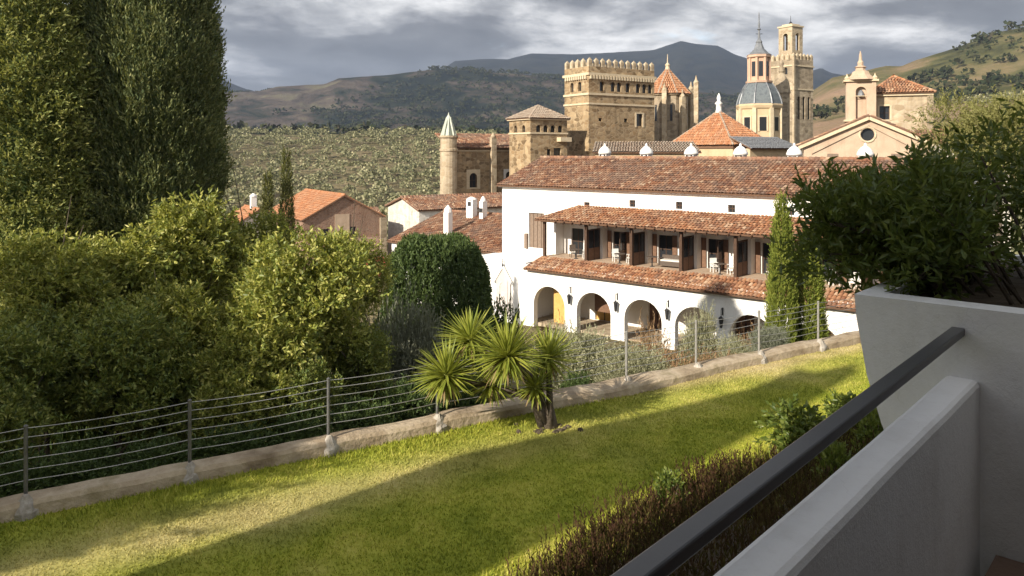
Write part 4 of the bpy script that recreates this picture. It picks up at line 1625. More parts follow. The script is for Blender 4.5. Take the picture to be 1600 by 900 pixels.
# honey coloured hanging in the first arch, rolled blind in the second
MB().box(-12.9, -11.7, 1.3, 1.36, 0, 3.0).build('curtain', MT['ochre_door'], wb)
MB().box(-9.6, -6.9, 2.2, 2.26, 1.2, 3.6).build('blind', MT['wood_mid'], wb)
MB().box(-15, T1, .5, 4.2, 3.9, 4.0).build('arcade_ceiling', MT['wood_mid'], wb)
for xb in np.arange(-14.6, T1, 1.4):
    MB().box(xb, xb + .14, .502, 4.198, 3.72, 3.9).build('ceiling_beam', MT['wood'], wb)
# terrace top and gallery floor
MB().box(-21.18, -14.52, .02, 4.2, 4.30, 4.6).build('terrace', MT['white'], wb)
MB().box(-21.2, -14.7, -.06, .24, 4.62, 4.70).build('coping', MT['white'], wb)
GF = 5.12
MB().box(-14.3, T1, 1.30, 4.2, 4.6, GF).build('gallery_floor', MT['rose'], wb)
# lower lean-to roof
tiled_slope((-14.6, -.48, 4.32), (T1, -.48, 4.32), (-14.6, 1.45, GF + .02), wb, MT['tiles_warm'], rt, .45, 0, .27, .40)
# upper wall with small windows, gallery back doors
UP = [(917, 321), (988, 318), (1061, 321), (1143, 326), (1235, 330)]


def fac(px, py, w):
    q = (px - CX) / F
    # (WO.x + WT.x t + WI.x w) = q (WO.y + WT.y t + WI.y w)
    tt_ = (q * (WO.y + WI.y * w) - WO.x - WI.x * w) / (WT.x - q * WT.y)
    d_ = WO.y + WT.y * tt_ + WI.y * w
    return tt_, EYE - (py - HY) / F * d_ - WZ


wins = []
for px, py in UP:
    tt_, zz_ = fac(px, py, 4.2)
    wins.append((tt_ - .27, tt_ + .27, zz_ - .27, zz_ + .27))
tt_ = wins[-1][0] + 4.6
wins.append((tt_, tt_ + .54, wins[-1][2], wins[-1][3]))
GPOST = [-14.0, -9.95, -5.9, -1.85, 2.2, 6.25, 10.3, 14.35]
gd = []
for g_ in GPOST[:-1]:
    gd.append((g_ + .75, g_ + 1.95, GF, GF + 2.15))
d0, d1 = fac(826, 332, 4.2), fac(850, 390, 4.2)
shut = (d0[0], d1[0], 5.3, d0[1])
mb = MB()
mb.panel(-20.8, T1, 4.0, 10.75, wins + gd + [shut], .35, back)
mb.box(-20.8, T1, 4.61, 16.0, 4.0, 4.1)
mb.quad((-20.8, 4.2, 4.0), (-20.8, 16.2, 4.0), (-20.8, 16.2, 10.75), (-20.8, 4.2, 10.75))
mb.face([(-20.8, 4.2, 10.75), (-20.8, 16.2, 10.75), (-20.8, 10.2, 12.95)])
mb.quad((T1, 4.2, -1), (T1, 16.2, -1), (T1, 16.2, 10.75), (T1, 4.2, 10.75))
mb.face([(T1, 4.2, 10.75), (T1, 16.2, 10.75), (T1, 10.2, 12.95)])
mb.quad((-20.8, 16.2, -1), (T1, 16.2, -1), (T1, 16.2, 10.75), (-20.8, 16.2, 10.75))
mb.build('upper_wall', MT['white'], wb)
for w_ in wins:
    o = window_part(wb, *w_, back, .2, False, True)
    MB().box(w_[0] - .06, w_[1] + .06, 4.12, 4.22, w_[2] - .08, w_[2]).build('sill', MT['white'], o)
for w_ in gd:
    o = window_part(wb, *w_, back, .18, False, True)
# brown shuttered opening at the end, with a small balcony grille
o = MB().box(shut[0] + .02, shut[1] - .02, 4.38, 4.45, shut[2], shut[3]).build('shutter', MT['wood_gray'], wb)
for k in range(1, 4):
    xk = shut[0] + (shut[1] - shut[0]) * k / 4
    MB().box(xk - .02, xk + .02, 4.36, 4.38, shut[2], shut[3]).build('board_joint', MT['wood'], o)
MB().box(shut[0] - .35, shut[0] - .05, 4.0, 4.2, 5.2, 6.5).build('vent_grille', MT['wood_gray'], wb)
# gallery: posts, beam, screens
posts = MB().box(-.11, .11, -.11, .11, 0, 2.82).mesh('gallery_post', MT['wood'])
for g_ in GPOST:
    link('gallery_post', posts, wb, (g_, 1.55, GF))
MB().box(-14.3, T1, 1.42, 1.68, GF + 2.80, GF + 3.02).build('gallery_beam', MT['wood'], wb)
raf = MB().bar((0, .72, GF + 2.86), (0, 4.2, GF + 3.92), .09, .14).mesh('rafter', MT['wood'])
for xr in np.arange(-12.4, T1, .8):
    link('rafter', raf, wb, (float(xr), 0, 0))
for i, g_ in enumerate(GPOST[:-1]):
    if i == 0:
        # plastered end wall of the gallery
        MB().box(g_ - .25, g_ - .05, 3.1, 4.19, GF, GF + 3.3).build('end_wall', MT['white'], wb)
        continue
    # glazed wooden screen between two bays: solid below, panes above
    s_ = MB().box(g_ + .00, g_ + .07, 1.7, 3.35, GF, GF + .95).build('screen', MT['wood_mid'], wb)
    fb = MB()
    for yy in (1.7, 2.5, 3.28):
        fb.box(g_ - .01, g_ + .08, yy, yy + .08, GF, GF + 2.4)
    fb.box(g_ - .01, g_ + .08, 1.7, 3.36, GF + 2.32, GF + 2.42)
    fb.build('screen_frame', MT['wood'], s_)
    MB().box(g_ + .02, g_ + .04, 1.78, 3.28, GF + .95, GF + 2.32).build('pane', MT['glassdark'], s_)
    MB().box(g_ - .30, g_ + .30, 3.4, 4.19, GF, GF + 3.35).build('partition_wall', MT['white'], wb)
    # folded shutter leaf standing open beside the screen
    MB().box(g_ + .32, g_ + .68, 4.06, 4.12, GF + .05, GF + 2.2).build('shutter', MT['wood_mid'], wb)
    MB().box(g_ + 2.02, g_ + 2.38, 4.06, 4.12, GF + .05, GF + 2.2).build('shutter', MT['wood_mid'], wb)
    if i % 2 == 1:
        # open glazed door leaf turned out towards the garden
        dl = MB().box(-.03, .03, 0, .06, 0, 2.2).box(-.03, .03, .84, .90, 0, 2.2).box(-.03, .03, .06, .84, 2.12, 2.2).box(-.03, .03, .06, .84, 0, .8).build('door_leaf', MT['wood'], wb, False, (g_ + 2.0, 3.2, GF))
        MB().box(-.01, .01, .06, .84, .8, 2.12).build('pane', MT['glassdark'], dl)
# gallery roof, hipped at its end
tiled_slope((-14.6, .92, 8.12), (T1, .92, 8.12), (-12.5, 4.2, 9.1), wb, MT['tiles_warm'], rt, 2.1, 0, .27, .40)
e0 = Vector((-14.6, 4.19, 8.12))
tiled_slope((-14.6, 4.19, 8.12), (-14.6, .92, 8.12), (-12.5, 4.19, 9.1), wb, MT['tiles_warm'], rt, 0, 3.2, .235, .34)
# top roof, front slope and back slope
tiled_slope((-21.1, 3.72, 10.62), (T1, 3.72, 10.62), (-21.1, 10.2, 13.02), wb, MT['tiles'], rt, 0, 0, .28, .42)
roof_plane(*((lambda q: (q[0], q[1], q[2], [(0, 0), (q[4], 0), (q[4], q[3]), (0, q[3])]))(slope((T1, 16.7, 10.62), (-21.1, 16.7, 10.62), (T1, 10.2, 13.02))))).build('roof', MT['under'], wb)
ridge_tiles((-21.1, 10.2, 13.05), (T1, 10.2, 13.05), wb, MT['tiles'], .17)
MB().box(-21.0, T1, 3.85, 4.19, 10.46, 10.60).build('cornice', MT['white'], wb)
ORD = ['first', 'second', 'third', 'fourth', 'fifth', 'sixth', 'seventh']
# white domed chimneys standing behind the ridge
chm = MB().box(-.38, .38, -.38, .38, 0, .75).mesh('shaft', MT['white'])
chd = MB().lathe([(.60, .0), (.58, .16), (.48, .40), (.28, .62), (.10, .72), (.10, .82), (.07, .9), (.02, .95)], 14).mesh('dome', MT['white'], True)
chh = MB().lathe([(.09, 0), (.09, .2), (.05, .22)], 8).mesh('vent_opening', MT['iron'])
near_ch = ['the pale hut roof', 'the stone tower', 'the orange pyramid roof', 'the orange roof corner', 'the bell tower', 'the pediment']
for i, px in enumerate((945, 1010, 1080, 1157, 1241, 1352)):
    tt_, _ = fac(px, 240, 11.2)
    pos = WO + WT * tt_ + WI * 11.2
    tz = zat(228, pos.y)
    ch = thing('chimney', 'white domed chimney on the brown ridge in front of ' + near_ch[i], 'chimney', (pos.x, pos.y, tz - 1.85), RZ_W, 'white domed chimneys')
    link('shaft', chm, ch).scale = (1, 1, 1.5)
    link('dome', chd, ch, (0, 0, 1.13))
    for (ox, oy) in ((-.22, -.385), (.22, -.385), (-.385, 0)):
        link('vent_opening', chh, ch, (ox, oy, .85))
# wall lanterns between the arches
for i, t_ in enumerate([-10.3, -6.15, -2.0, 1.98, 5.98]):
    pos = WO + WT * t_
    la = thing('wall_lantern', 'black iron wall lantern on the pillar after the ' + ORD[i] + ' arch from the stone niche', 'lantern', (pos.x, pos.y, WZ + 1.85), RZ_W, 'lanterns on the arcade pillars')
    MB().tube([(0, -.005, 1.35), (0, -.22, 1.42), (0, -.26, 1.3), (0, -.26, .95)], .022, 6).box(-.05, .05, -.03, 0, .95, 1.45).build('bracket', MT['iron'], la)
    MB().lathe([(.02, .95), (.2, .78), (.16, .76), (.10, .2), (.02, .12)], 6, 0, -.26).build('lamp_cage', MT['iron'], la)
# stone niche on the plain wall, with a pointed gable
nx = fac(788, 460, 0)[0]
pos = WO + WT * nx
ni = thing('stone_niche', 'grey stone gabled niche on the plain white wall', 'niche', (pos.x, pos.y, WZ), RZ_W)
mb = MB()
mb.face([(-.75, -.16, .3), (.75, -.16, .3), (.75, -.16, 3.0), (0, -.16, 4.05), (-.75, -.16, 3.0)])
mb.face([(-.75, -.16, .3), (-.75, -.16, 3.0), (-.75, 0, 3.0), (-.75, 0, .3)])
mb.face([(.75, -.16, .3), (.75, 0, .3), (.75, 0, 3.0), (.75, -.16, 3.0)])
mb.face([(-.75, -.16, 3.0), (0, -.16, 4.05), (0, 0, 4.05), (-.75, 0, 3.0)])
mb.face([(.75, -.16, 3.0), (.75, 0, 3.0), (0, 0, 4.05), (0, -.16, 4.05)])
mb.build('stone_front', MT['niche'], ni)
MB().bar((-1.0, -.2, 2.85), (0, -.2, 4.25), .1, .16).bar((1.0, -.2, 2.85), (0, -.2, 4.25), .1, .16).build('gable_moulding', MT['white'], ni)
MB().panel(-.5, .5, .5, 3.1, [(-.33, .33, .6, 2.9, True)], .03, lambda x, y, z: (x, y - .2, z)).build('inner_frame', MT['niche'], ni)
MB().lathe([(.07, 4.2), (.09, 4.35), (.03, 4.5), (.02, 4.85)], 8, 0, -.2).build('finial', MT['iron'], ni)
lx = fac(763, 424, 0)
pos = WO + WT * lx[0]
la = thing('wall_lantern', 'small black wall lantern near the clipped tree', 'lantern', (pos.x, pos.y, WZ + lx[1] - .4), RZ_W)
MB().tube([(0, 0, .7), (0, -.25, .75), (0, -.25, .6)], .025, 6).build('bracket', MT['iron'], la)
MB().lathe([(.02, .62), (.2, .5), (.12, .1), (.02, .05)], 6, 0, -.25).build('lamp_cage', MT['iron'], la)


# gallery furniture
def chair_parts(m, seat_m):
    out = [('seat', MB().box(-.25, .25, -.25, .25, .40, .46).mesh('seat', seat_m)),
           ('backrest', MB().box(-.25, .25, .20, .26, .46, .98).mesh('backrest', m)),
           ('armrest', MB().box(-.29, -.24, -.22, .24, .64, .68).mesh('armrest', m)),
           ('armrest', MB().box(.24, .29, -.22, .24, .64, .68).mesh('armrest', m))]
    for sx in (-.22, .22):
        for sy in (-.22, .22):
            out.append(('leg', MB().box(sx - .022, sx + .022, sy - .022, sy + .022, 0, .64 if sy < 0 else .42).mesh('leg', m)))
    return out


WCH = chair_parts(MT['white_paint'], MT['cushion'])
DCH = chair_parts(MT['wicker'], MT['cushion'])
TBL = [('table_top', MB().lathe([(.42, .70), (.44, .72), (.42, .74)], 16).mesh('table_top', MT['wicker'])),
       ('leg', MB().lathe([(.2, 0), (.05, .06), (.04, .7)], 8).mesh('leg', MT['iron']))]
SOF = [('seat', MB().box(-.85, .85, -.4, .4, .12, .46).mesh('seat', MT['wicker'])), ('backrest', MB().box(-.85, .85, .26, .42, .46, .85).mesh('backrest', MT['wicker'])),
       ('armrest', MB().box(-.92, -.76, -.4, .42, .12, .64).mesh('armrest', MT['wicker'])), ('armrest', MB().box(.76, .92, -.4, .42, .12, .64).mesh('armrest', MT['wicker'])),
       ('cushion', MB().box(-.74, .74, -.38, .26, .461, .56).mesh('cushion', MT['cushion']))]


def furnish(parts, name, label, cat, t_, w_, rz, group=None):
    pos = WO + WT * t_ + WI * w_
    o = thing(name, label, cat, (pos.x, pos.y, WZ + GF + .002), RZ_W + rz, group)
    for nm, me in parts:
        link(nm, me, o)


for i, g_ in enumerate(GPOST[:6]):
    bay = 'above the ' + ORD[i] + ' arch from the niche'
    if i == 2:
        furnish(SOF, 'sofa', 'dark wicker sofa with pale cushion in the open gallery', 'sofa', g_ + 2.6, 2.9, .1)
        furnish(TBL, 'garden_table', 'low round table before the wicker sofa in the gallery', 'table', g_ + 1.3, 2.3, 0)
        continue
    furnish(DCH if i % 2 == 0 else WCH, 'garden_chair', ('dark wicker' if i % 2 == 0 else 'white') + ' chair at the gallery table ' + bay, 'chair', g_ + 2.0, 2.7, .9, 'gallery chairs')
    furnish(WCH, 'garden_chair', 'white chair facing outwards in the gallery ' + bay, 'chair', g_ + 3.3, 2.6, -.7, 'gallery chairs')
    furnish(TBL, 'garden_table', 'small round table in the gallery ' + bay, 'table', g_ + 2.65, 2.15, 0, 'gallery tables')

# ------------------------------------------------------------------ low white house joined to the same front, village houses
lh = thing('low_house', 'low white house with broad brown tiled roof and white chimney', 'house', (WO.x, WO.y, WZ), RZ_W)
mb = MB()
mb.box(-35.6, -20.85, 4.2, 19.8, -1.5, 4.55)
mb.face([(-35.6, 4.2, 4.55), (-35.6, 19.8, 4.55), (-35.6, 12.0, 7.0)])
mb.build('wall', MT['white'], lh)
tiled_slope((-35.9, 3.8, 4.52), (-20.85, 3.8, 4.52), (-35.9, 12.0, 7.1), lh, MT['tiles'], rt, 0, 0, .29, .42)
roof_plane(*((lambda q: (q[0], q[1], q[2], [(0, 0), (q[4], 0), (q[4], q[3]), (0, q[3])]))(slope((-20.85, 20.2, 4.52), (-35.9, 20.2, 4.52), (-20.85, 12.0, 7.1))))).build('roof', MT['under'], lh)
qx = fac(700, 372, 6.4)
zc_ = 4.52 + (6.4 - 3.8) * .315
MB().box(qx[0] - .33, qx[0] + .33, 6.1, 6.7, zc_ - .3, zc_ + 2.25).build('chimney', MT['white'], lh)
MB().lathe([(.42, zc_ + 2.25), (.36, zc_ + 2.6), (.12, zc_ + 2.9), (.02, zc_ + 3.0)], 10, qx[0], 6.4).build('chimney_cap', MT['white'], lh)
ridge_tiles((-35.9, 12.0, 7.15), (-20.85, 12.0, 7.15), lh, MT['tiles'])

UU = Vector((.845, .534)).normalized()
VV = Vector((-UU.y, UU.x))
RZ_M = math.atan2(UU.y, UU.x)


def gable_house(name, label, px, d, W, D, z_eave, z_apex, wall_m, roof_m, along='u', extra=None, rz=RZ_M, holes=(), zb=-13, pitch=.28):
    """near corner at px,d. along 'u': ridge runs along local x (gable looks to -x); along 'v': ridge runs along local y (gable looks to -y)"""
    X_ = (px - CX) / F * d
    t = thing(name, label, 'house', (X_, d, zb), rz)
    he, ha = z_eave - zb, z_apex - zb
    mb = MB()
    o = .3
    if along == 'u':
        mb.panel(0, W, 0, he, list(holes), .25)
        mb.face([(0, 0, 0), (0, 0, he), (0, D / 2, ha), (0, D, he), (0, D, 0)])
        mb.face([(W, 0, 0), (W, D, 0), (W, D, he), (W, D / 2, ha), (W, 0, he)])
        mb.quad((0, D, 0), (0, D, he), (W, D, he), (W, D, 0))
        mb.build('wall', wall_m, t)
        dz = (ha - he) / (D / 2) * o
        tiled_slope((-o, -o, he - dz + .1), (W + o, -o, he - dz + .1), (-o, D / 2, ha + .1), t, roof_m, rt, 0, 0, pitch, .4)
        tiled_slope((W + o, D + o, he - dz + .1), (-o, D + o, he - dz + .1), (W + o, D / 2, ha + .1), t, roof_m, rt, 0, 0, pitch, .4)
        ridge_tiles((-o, D / 2, ha + .14), (W + o, D / 2, ha + .14), t, roof_m)
    else:
        mb.panel(0, W, 0, he, list(holes), .25)
        mb.face([(0, 0, he), (W, 0, he), (W / 2, 0, ha)])
        mb.quad((0, 0, 0), (0, 0, he), (0, D, he), (0, D, 0))
        mb.quad((W, 0, 0), (W, D, 0), (W, D, he), (W, 0, he))
        mb.face([(0, D, 0), (0, D, he), (W / 2, D, ha), (W, D, he), (W, D, 0)])
        mb.build('wall', wall_m, t)
        dz = (ha - he) / (W / 2) * o
        tiled_slope((-o, D + o, he - dz + .1), (-o, -o, he - dz + .1), (W / 2, D + o, ha + .1), t, roof_m, rt, 0, 0, pitch, .4)
        tiled_slope((W + o, -o, he - dz + .1), (W + o, D + o, he - dz + .1), (W / 2, -o, ha + .1), t, roof_m, rt, 0, 0, pitch, .4)
        ridge_tiles((W / 2, -o, ha + .14), (W / 2, D + o, ha + .14), t, roof_m)
    for h_ in holes:
        window_part(t, *h_[:4], (lambda x, y, z: (x, y, z)), .2, len(h_) > 4 and h_[4])
    return t, he, ha


t, he, ha = gable_house('village_house', 'whitewashed rubble house with brown tiled roof behind the low white house', 655, 88, 14, 9, -.75, .45, MT['rubble_white'], MT['tiles'], 'u')
mb = MB()
t, he, ha = gable_house('brick_house', 'brown brick gable house with orange tiled roof behind the laurels', 474, 85, 9.3, 14, -1.55, .95, MT['brick'], MT['tiles_orange'], 'v',
                        holes=[(1.9, 2.9, 9.0, 10.3), (5.4, 6.1, 9.4, 10.4), (3.9, 4.6, 6.0, 7.4)])
MB().box(4.9, 8.9, -.06, .01, 2.0, 9.1).build('plaster_patch', MT['pink_wall'], t)
MB().box(3.6, 5.3, -.05, .012, 9.6, 11.9).build('plaster_patch', MT['rose'], t)
MB().box(9.0, 9.8, -.3, .5, 0, 11.3).build('chimney_breast', MT['stone_gray'], t)
t, he, ha = gable_house('small_house', 'small house with orange roof beside the slim cypresses', 372, 96, 5.0, 7, -3.0, -1.4, MT['rubble_white'], MT['tiles_orange'], 'v')
MB().box(2.2, 2.9, 2.5, 3.2, he, ha + 1.6).lathe([(.5, ha + 1.6), (.42, ha + 1.75), (.1, ha + 2.0)], 8, 2.55, 2.85).build('chimney', MT['white'], t)
t, he, ha = gable_house('tiny_house', 'pale cottage at the edge of the olive grove', 560, 150, 5, 6, -7.0, -5.4, MT['white'], MT['tiles'], 'u')
# red awning with pale parasol
c = P(575, 416, 56)
aw = thing('awning', 'faded red awning below the brick gable house', 'awning', (c.x, c.y, gz(c.x, c.y)), .55)
hz = c.z - gz(c.x, c.y)
mb = MB()
mb.quad((-1.9, -1.0, hz - .9), (1.7, -1.0, hz - .4), (1.7, 1.4, hz + .45), (-1.9, 1.4, hz - .05))
mb.quad((-1.9, -1.0, hz - .95), (-1.9, 1.4, hz - .1), (1.7, 1.4, hz + .4), (1.7, -1.0, hz - .45))
mb.build('canopy', MT['red'], aw)
for (x_, y_, zz_) in ((-1.8, -.9, hz - .9), (1.6, -.9, hz - .4), (-1.8, 1.3, hz - .1), (1.6, 1.3, hz + .4)):
    MB().tube([(x_, y_, 0), (x_, y_, zz_)], .04, 6).build('pole', MT['post'], aw)
# roof vents beside the tower wall
for i, (px, py, d, lab) in enumerate(((737, 312, 80, 'squat white chimney with dark opening below the stone nave'), (755, 322, 79, 'slender white chimney below the stone nave'))):
    c = P(px, py, d)
    ch = thing('chimney', lab, 'chimney', (c.x, c.y, c.z - 2.1), RZ_W)
    w_ = (.45, .24)[i]
    MB().box(-w_, w_, -.35, .35, 0, (2.1, 2.6)[i]).build('shaft', MT['white'], ch)
    MB().lathe([(w_ * 1.25, (2.1, 2.6)[i]), (w_ * 1.1, (2.25, 2.8)[i]), (.1, (2.4, 3.1)[i])], 10).build('cap', MT['white'], ch)
    MB().box(-.22, .22, -.37, -.34, 1.45, 1.9).build('vent_opening', MT['iron'], ch)

# ------------------------------------------------------------------ monastery
ZM = -14.0


def corner(px, d):
    return ((px - CX) / F * d, d)


def stone_block(name, label, cat, px, d, W, D, ztop, m, front=(), left=(), right=(), rz=RZ_M, zb=ZM, depth=.35, glass='glassdark', bars=False):
    """box with its near corner (local 0,0) at pixel column px; windows given as (x0,x1,z0,z1,arch) with z in world height"""
    x_, y_ = corner(px, d)
    t = thing(name, label, cat, (x_, y_, zb), rz)
    H = ztop - zb
    cv = lambda hs: [(a, b_, c_ - zb, d_ - zb) + tuple(r) for a, b_, c_, d_, *r in hs]
    fr, le, ri = cv(front), cv(left), cv(right)
    mb = MB()
    ff = lambda x, y, z: (x, y, z)
    fl_ = lambda x, y, z: (y, D - x, z)
    frt = lambda x, y, z: (W - y, x, z)
    mb.panel(0, W, 0, H, fr, depth, ff)
    mb.panel(0, D, 0, H, le, depth, fl_)
    mb.panel(0, D, 0, H, ri, depth, frt)
    mb.quad((0, D, 0), (0, D, H), (W, D, H), (W, D, 0))
    mb.quad((0, 0, H), (W, 0, H), (W, D, H), (0, D, H))
    mb.build('wall', m, t)
    for hs, f_ in ((fr, ff), (le, fl_), (ri, frt)):
        for h_ in hs:
            window_part(t, *h_[:4], f_, depth, len(h_) > 4 and h_[4], bars, glass)
    return t, H


def band(t, W, D, z, h=.25, out=.12, m=None, name='string_course'):
    """moulding running round a block"""
    mb = MB()
    mb.box(-out, W + out, -out, 0.0, z, z + h).box(-out, 0.0, 0.001, D, z, z + h).box(W, W + out, .001, D, z, z + h)
    mb.box(-out, W + out, D, D + out, z, z + h)
    mb.build(name, m or MT['trim'], t)


def merlons(t, W, D, z, m, w=.62, gap=.52, h=.85, th=.42, cap=True):
    mb = MB().box(-w / 2, w / 2, -th / 2, th / 2, 0, h)
    if cap:
        mb.face([(-w / 2, -th / 2, h), (w / 2, -th / 2, h), (0, 0, h + .4)])
        mb.face([(w / 2, -th / 2, h), (w / 2, th / 2, h), (0, 0, h + .4)])
        mb.face([(w / 2, th / 2, h), (-w / 2, th / 2, h), (0, 0, h + .4)])
        mb.face([(-w / 2, th / 2, h), (-w / 2, -th / 2, h), (0, 0, h + .4)])
    me = mb.mesh('merlon', m)
    n = max(2, round((W - w) / (w + gap)))
    for i in range(n + 1):
        for y in (th / 2 + .02, D - th / 2 - .02):
            link('merlon', me, t, (w / 2 + (W - w) * i / n, y, z))
    n = max(2, round((D - w) / (w + gap)))
    for i in range(1, n):
        for x in (th / 2 + .02, W - th / 2 - .02):
            link('merlon', me, t, (x, w / 2 + (D - w) * i / n, z), math.pi / 2)


# great square tower with merlons
d = 105
zt_ = zat(103, d)
wy = zat(141, d), zat(126, d)
front = [(x_, x_ + .75, wy[0], wy[1], True) for x_ in (1.9, 3.9, 5.0, 6.6, 8.5, 9.7, 10.8)]
front += [(8.6, 9.7, zat(197, d + 5), zat(178, d + 5)), (1.7, 2.3, zat(189, d), zat(184, d)), (6.3, 6.9, zat(191, d + 3), zat(185, d + 3))]
left = [(1.4, 2.1, wy[0], wy[1], True), (3.2, 3.9, wy[0], wy[1], True)]
t, H = stone_block('stone_tower', 'massive square golden stone tower with pointed merlons', 'tower', 920, d, 12.0, 5.6, zt_, MT['stone'], front, left)
band(t, 12.0, 5.6, zat(148, d) - ZM, .3, .14)
band(t, 12.0, 5.6, zat(163, d) - ZM, .25, .12)
band(t, 12.0, 5.6, zat(117, d) - ZM, .35, .22)
cb_ = MB().box(-.14, .14, -.30, 0, 0, .5).mesh('corbel', MT['trim'])
for i in range(24):
    link('corbel', cb_, t, (.25 + i * .5, 0, zat(117, d) - ZM - .5))
for i in range(1, 11):
    link('corbel', cb_, t, (0, i * .5, zat(117, d) - ZM - .5), -math.pi / 2)
merlons(t, 12.0, 5.6, H, MT['stone_pale'])
# framed window
MB().box(8.3, 8.58, -.07, .0, zat(199, d + 5) - ZM, zat(176, d + 5) - ZM).box(9.72, 10.0, -.07, 0, zat(199, d + 5) - ZM, zat(176, d + 5) - ZM).box(8.58, 9.72, -.07, 0, zat(178, d + 5) - ZM + .01, zat(176, d + 5) - ZM).build('window_surround', MT['trim'], t)

# low tower with arcaded top and hipped roof
d = 100
ze = zat(185, d)
front = [(x_, x_ + .72, zat(206, d), zat(195, d), True) for x_ in (.9, 2.05, 3.2, 4.4)] + [(2.6, 3.2, zat(243, d), zat(233, d)), (3.7, 4.9, zat(243, d), zat(231, d))]
t, H = stone_block('loggia_tower', 'squat stone tower with arched loggia and grey hipped roof', 'tower', 829, d, 5.9, 5.2, ze, MT['stone'], front, [(1.2, 1.9, zat(206, d), zat(195, d), True), (3.2, 3.9, zat(206, d), zat(195, d), True)])
band(t, 5.9, 5.2, H - .15, .22, .25)
band(t, 5.9, 5.2, zat(209, d) - ZM, .2, .1)
apx = (2.95, 2.6, zat(165, d + 4) - ZM)
cs = [(-.35, -.35, H + .07), (6.25, -.35, H + .07), (6.25, 5.55, H + .07), (-.35, 5.55, H + .07)]


def hip_roof(t, cs, apx, m, pitch=.3, row=.45, ridges=True, rm=None):
    for i in range(4):
        a_, b_ = Vector(cs[i]), Vector(cs[(i + 1) % 4])
        L_ = (b_ - a_).length
        ex = (b_ - a_).normalized()
        off = (Vector(apx) - a_).dot(ex)
        tiled_slope(a_, b_, apx, t, m, rt, off, L_ - off, pitch, row)
    if ridges:
        for c_ in cs:
            ridge_tiles(c_, apx, t, rm or m, .15, .5)


hip_roof(t, cs, apx, MT['tiles_gray'])
MB().box(4.2, 6.0, -.9, 0, zat(221, d) - ZM, zat(214, d) - ZM).build('balcony', MT['trim'], t)

# nave wall with tall pinnacle and traceried window
d = 106.5
t, H = stone_block('nave', 'golden stone nave wall with lancet window and low tiled roof', 'church', 705, d, 12.5, 1.6, zat(231, d), MT['stone'], [(2.9, 4.1, zat(294, d), zat(271, d), True), (8.9, 10.0, zat(284, d + 5), zat(268, d + 5), True)], bars=True)
tiled_slope((-.3, -.4, H), (12.8, -.4, H), (-.3, 4.5, zat(209, d + 4) - ZM), t, MT['tiles'], rt, 0, 0, .3, .45)
band(t, 12.5, 1.6, H - .5, .2, .1)
z0 = zat(294, d) - ZM
z1 = zat(271, d) - ZM
mb = MB()
mb.panel(2.4, 4.6, z0 - .2, z1 + .5, [(2.9, 4.1, z0, z1, True)], .06, lambda x, y, z: (x, y - .06, z))
mb.build('window_surround', MT['trim'], t)
mb = MB()
mb.panel(8.5, 10.4, zat(286, d + 5) - ZM, zat(264, d + 5) - ZM, [(8.9, 10.0, zat(284, d + 5) - ZM, zat(268, d + 5) - ZM, True)], .06, lambda x, y, z: (x, y - .06, z))
mb.build('window_surround', MT['white'], t)
MB().box(6.2, 7.0, -.6, 0, 0, zat(215, d + 3) - ZM).lathe([(.35, zat(215, d + 3) - ZM), (.42, zat(213, d + 3) - ZM), (.05, zat(207, d + 3) - ZM)], 8, 6.6, -.3).build('buttress', MT['stone_pale'], t)

# round turret with openwork spire
x_, y_ = corner(701, 105.5)
t = thing('round_turret', 'round stone turret with pale openwork spire at the nave corner', 'turret', (x_, y_, ZM))
h1 = zat(212, 105.5) - ZM
MB().lathe([(1.18, 0), (1.18, h1 - 2.2), (1.30, h1 - 2.1), (1.30, h1 - 1.85), (1.16, h1 - 1.75), (1.16, h1 - .4), (1.34, h1 - .25), (1.34, h1)], 18).build('shaft', MT['stone_pale'], t, False)
for i in range(8):
    a = i * math.pi / 4
    MB().bar((1.05 * math.cos(a), 1.05 * math.sin(a), h1), (.25 * math.cos(a), .25 * math.sin(a), h1 + 2.5), .2).build('spire_rib', MT['verdigris'], t)
MB().lathe([(.75, h1), (.55, h1 + .9), (.5, h1 + 1.0), (.3, h1 + 1.9), (.34, h1 + 2.5), (.12, h1 + 2.8), (.03, h1 + 3.2)], 8).build('spire_core', MT['verdigris'], t)

# octagonal chapel tower with pointed roof
d = 125
x_, y_ = corner(1043, d)
t = thing('octagonal_tower', 'octagonal stone chapel tower with red pointed roof and pinnacles', 'tower', (x_, y_, ZM))
ze = zat(148, d) - ZM
za = zat(106, d) - ZM
MB().lathe([(3.4, 0), (3.4, ze - .4), (3.75, ze - .2), (3.75, ze)], 8, rot=.2).build('wall', MT['stone_gray'], t)
for i in range(8):
    a0, a1 = i * math.pi / 4 + .2, (i + 1) * math.pi / 4 + .2
    p0, p1 = (3.9 * math.cos(a0), 3.9 * math.sin(a0), ze), (3.9 * math.cos(a1), 3.9 * math.sin(a1), ze)
    L_ = (Vector(p1) - Vector(p0)).length
    tiled_slope(p0, p1, (0, 0, za), t, MT['tiles_orange'] if i != 2 else MT['tiles'], rt, L_ / 2, L_ / 2, .32, .5)
    ridge_tiles(p0, (0, 0, za), t, MT['tiles_gray'], .16, .6)
MB().lathe([(.4, za - .3), (.3, za + .2), (.42, za + .5), (.1, za + .8), (.04, za + 2.2)], 8).build('finial', MT['trim'], t)
for i, a in enumerate((-2.75, -1.9, -1.1, -.35, .4)):
    hh = ze + (.0, .4, -.6, 1.7, 1.0)[i]
    rr = (3.7, 3.75, 3.7, 4.55, 4.6)[i]
    MB().box(-.36, .36, -.36, .36, 0, hh).lathe([(.42, hh), (.45, hh + .15), (.2, hh + .6), (.04, hh + 1.3)], 8).build('buttress', MT['stone_pale'], t, loc=(rr * math.cos(a), rr * math.sin(a), 0)).rotation_euler = (0, 0, a)
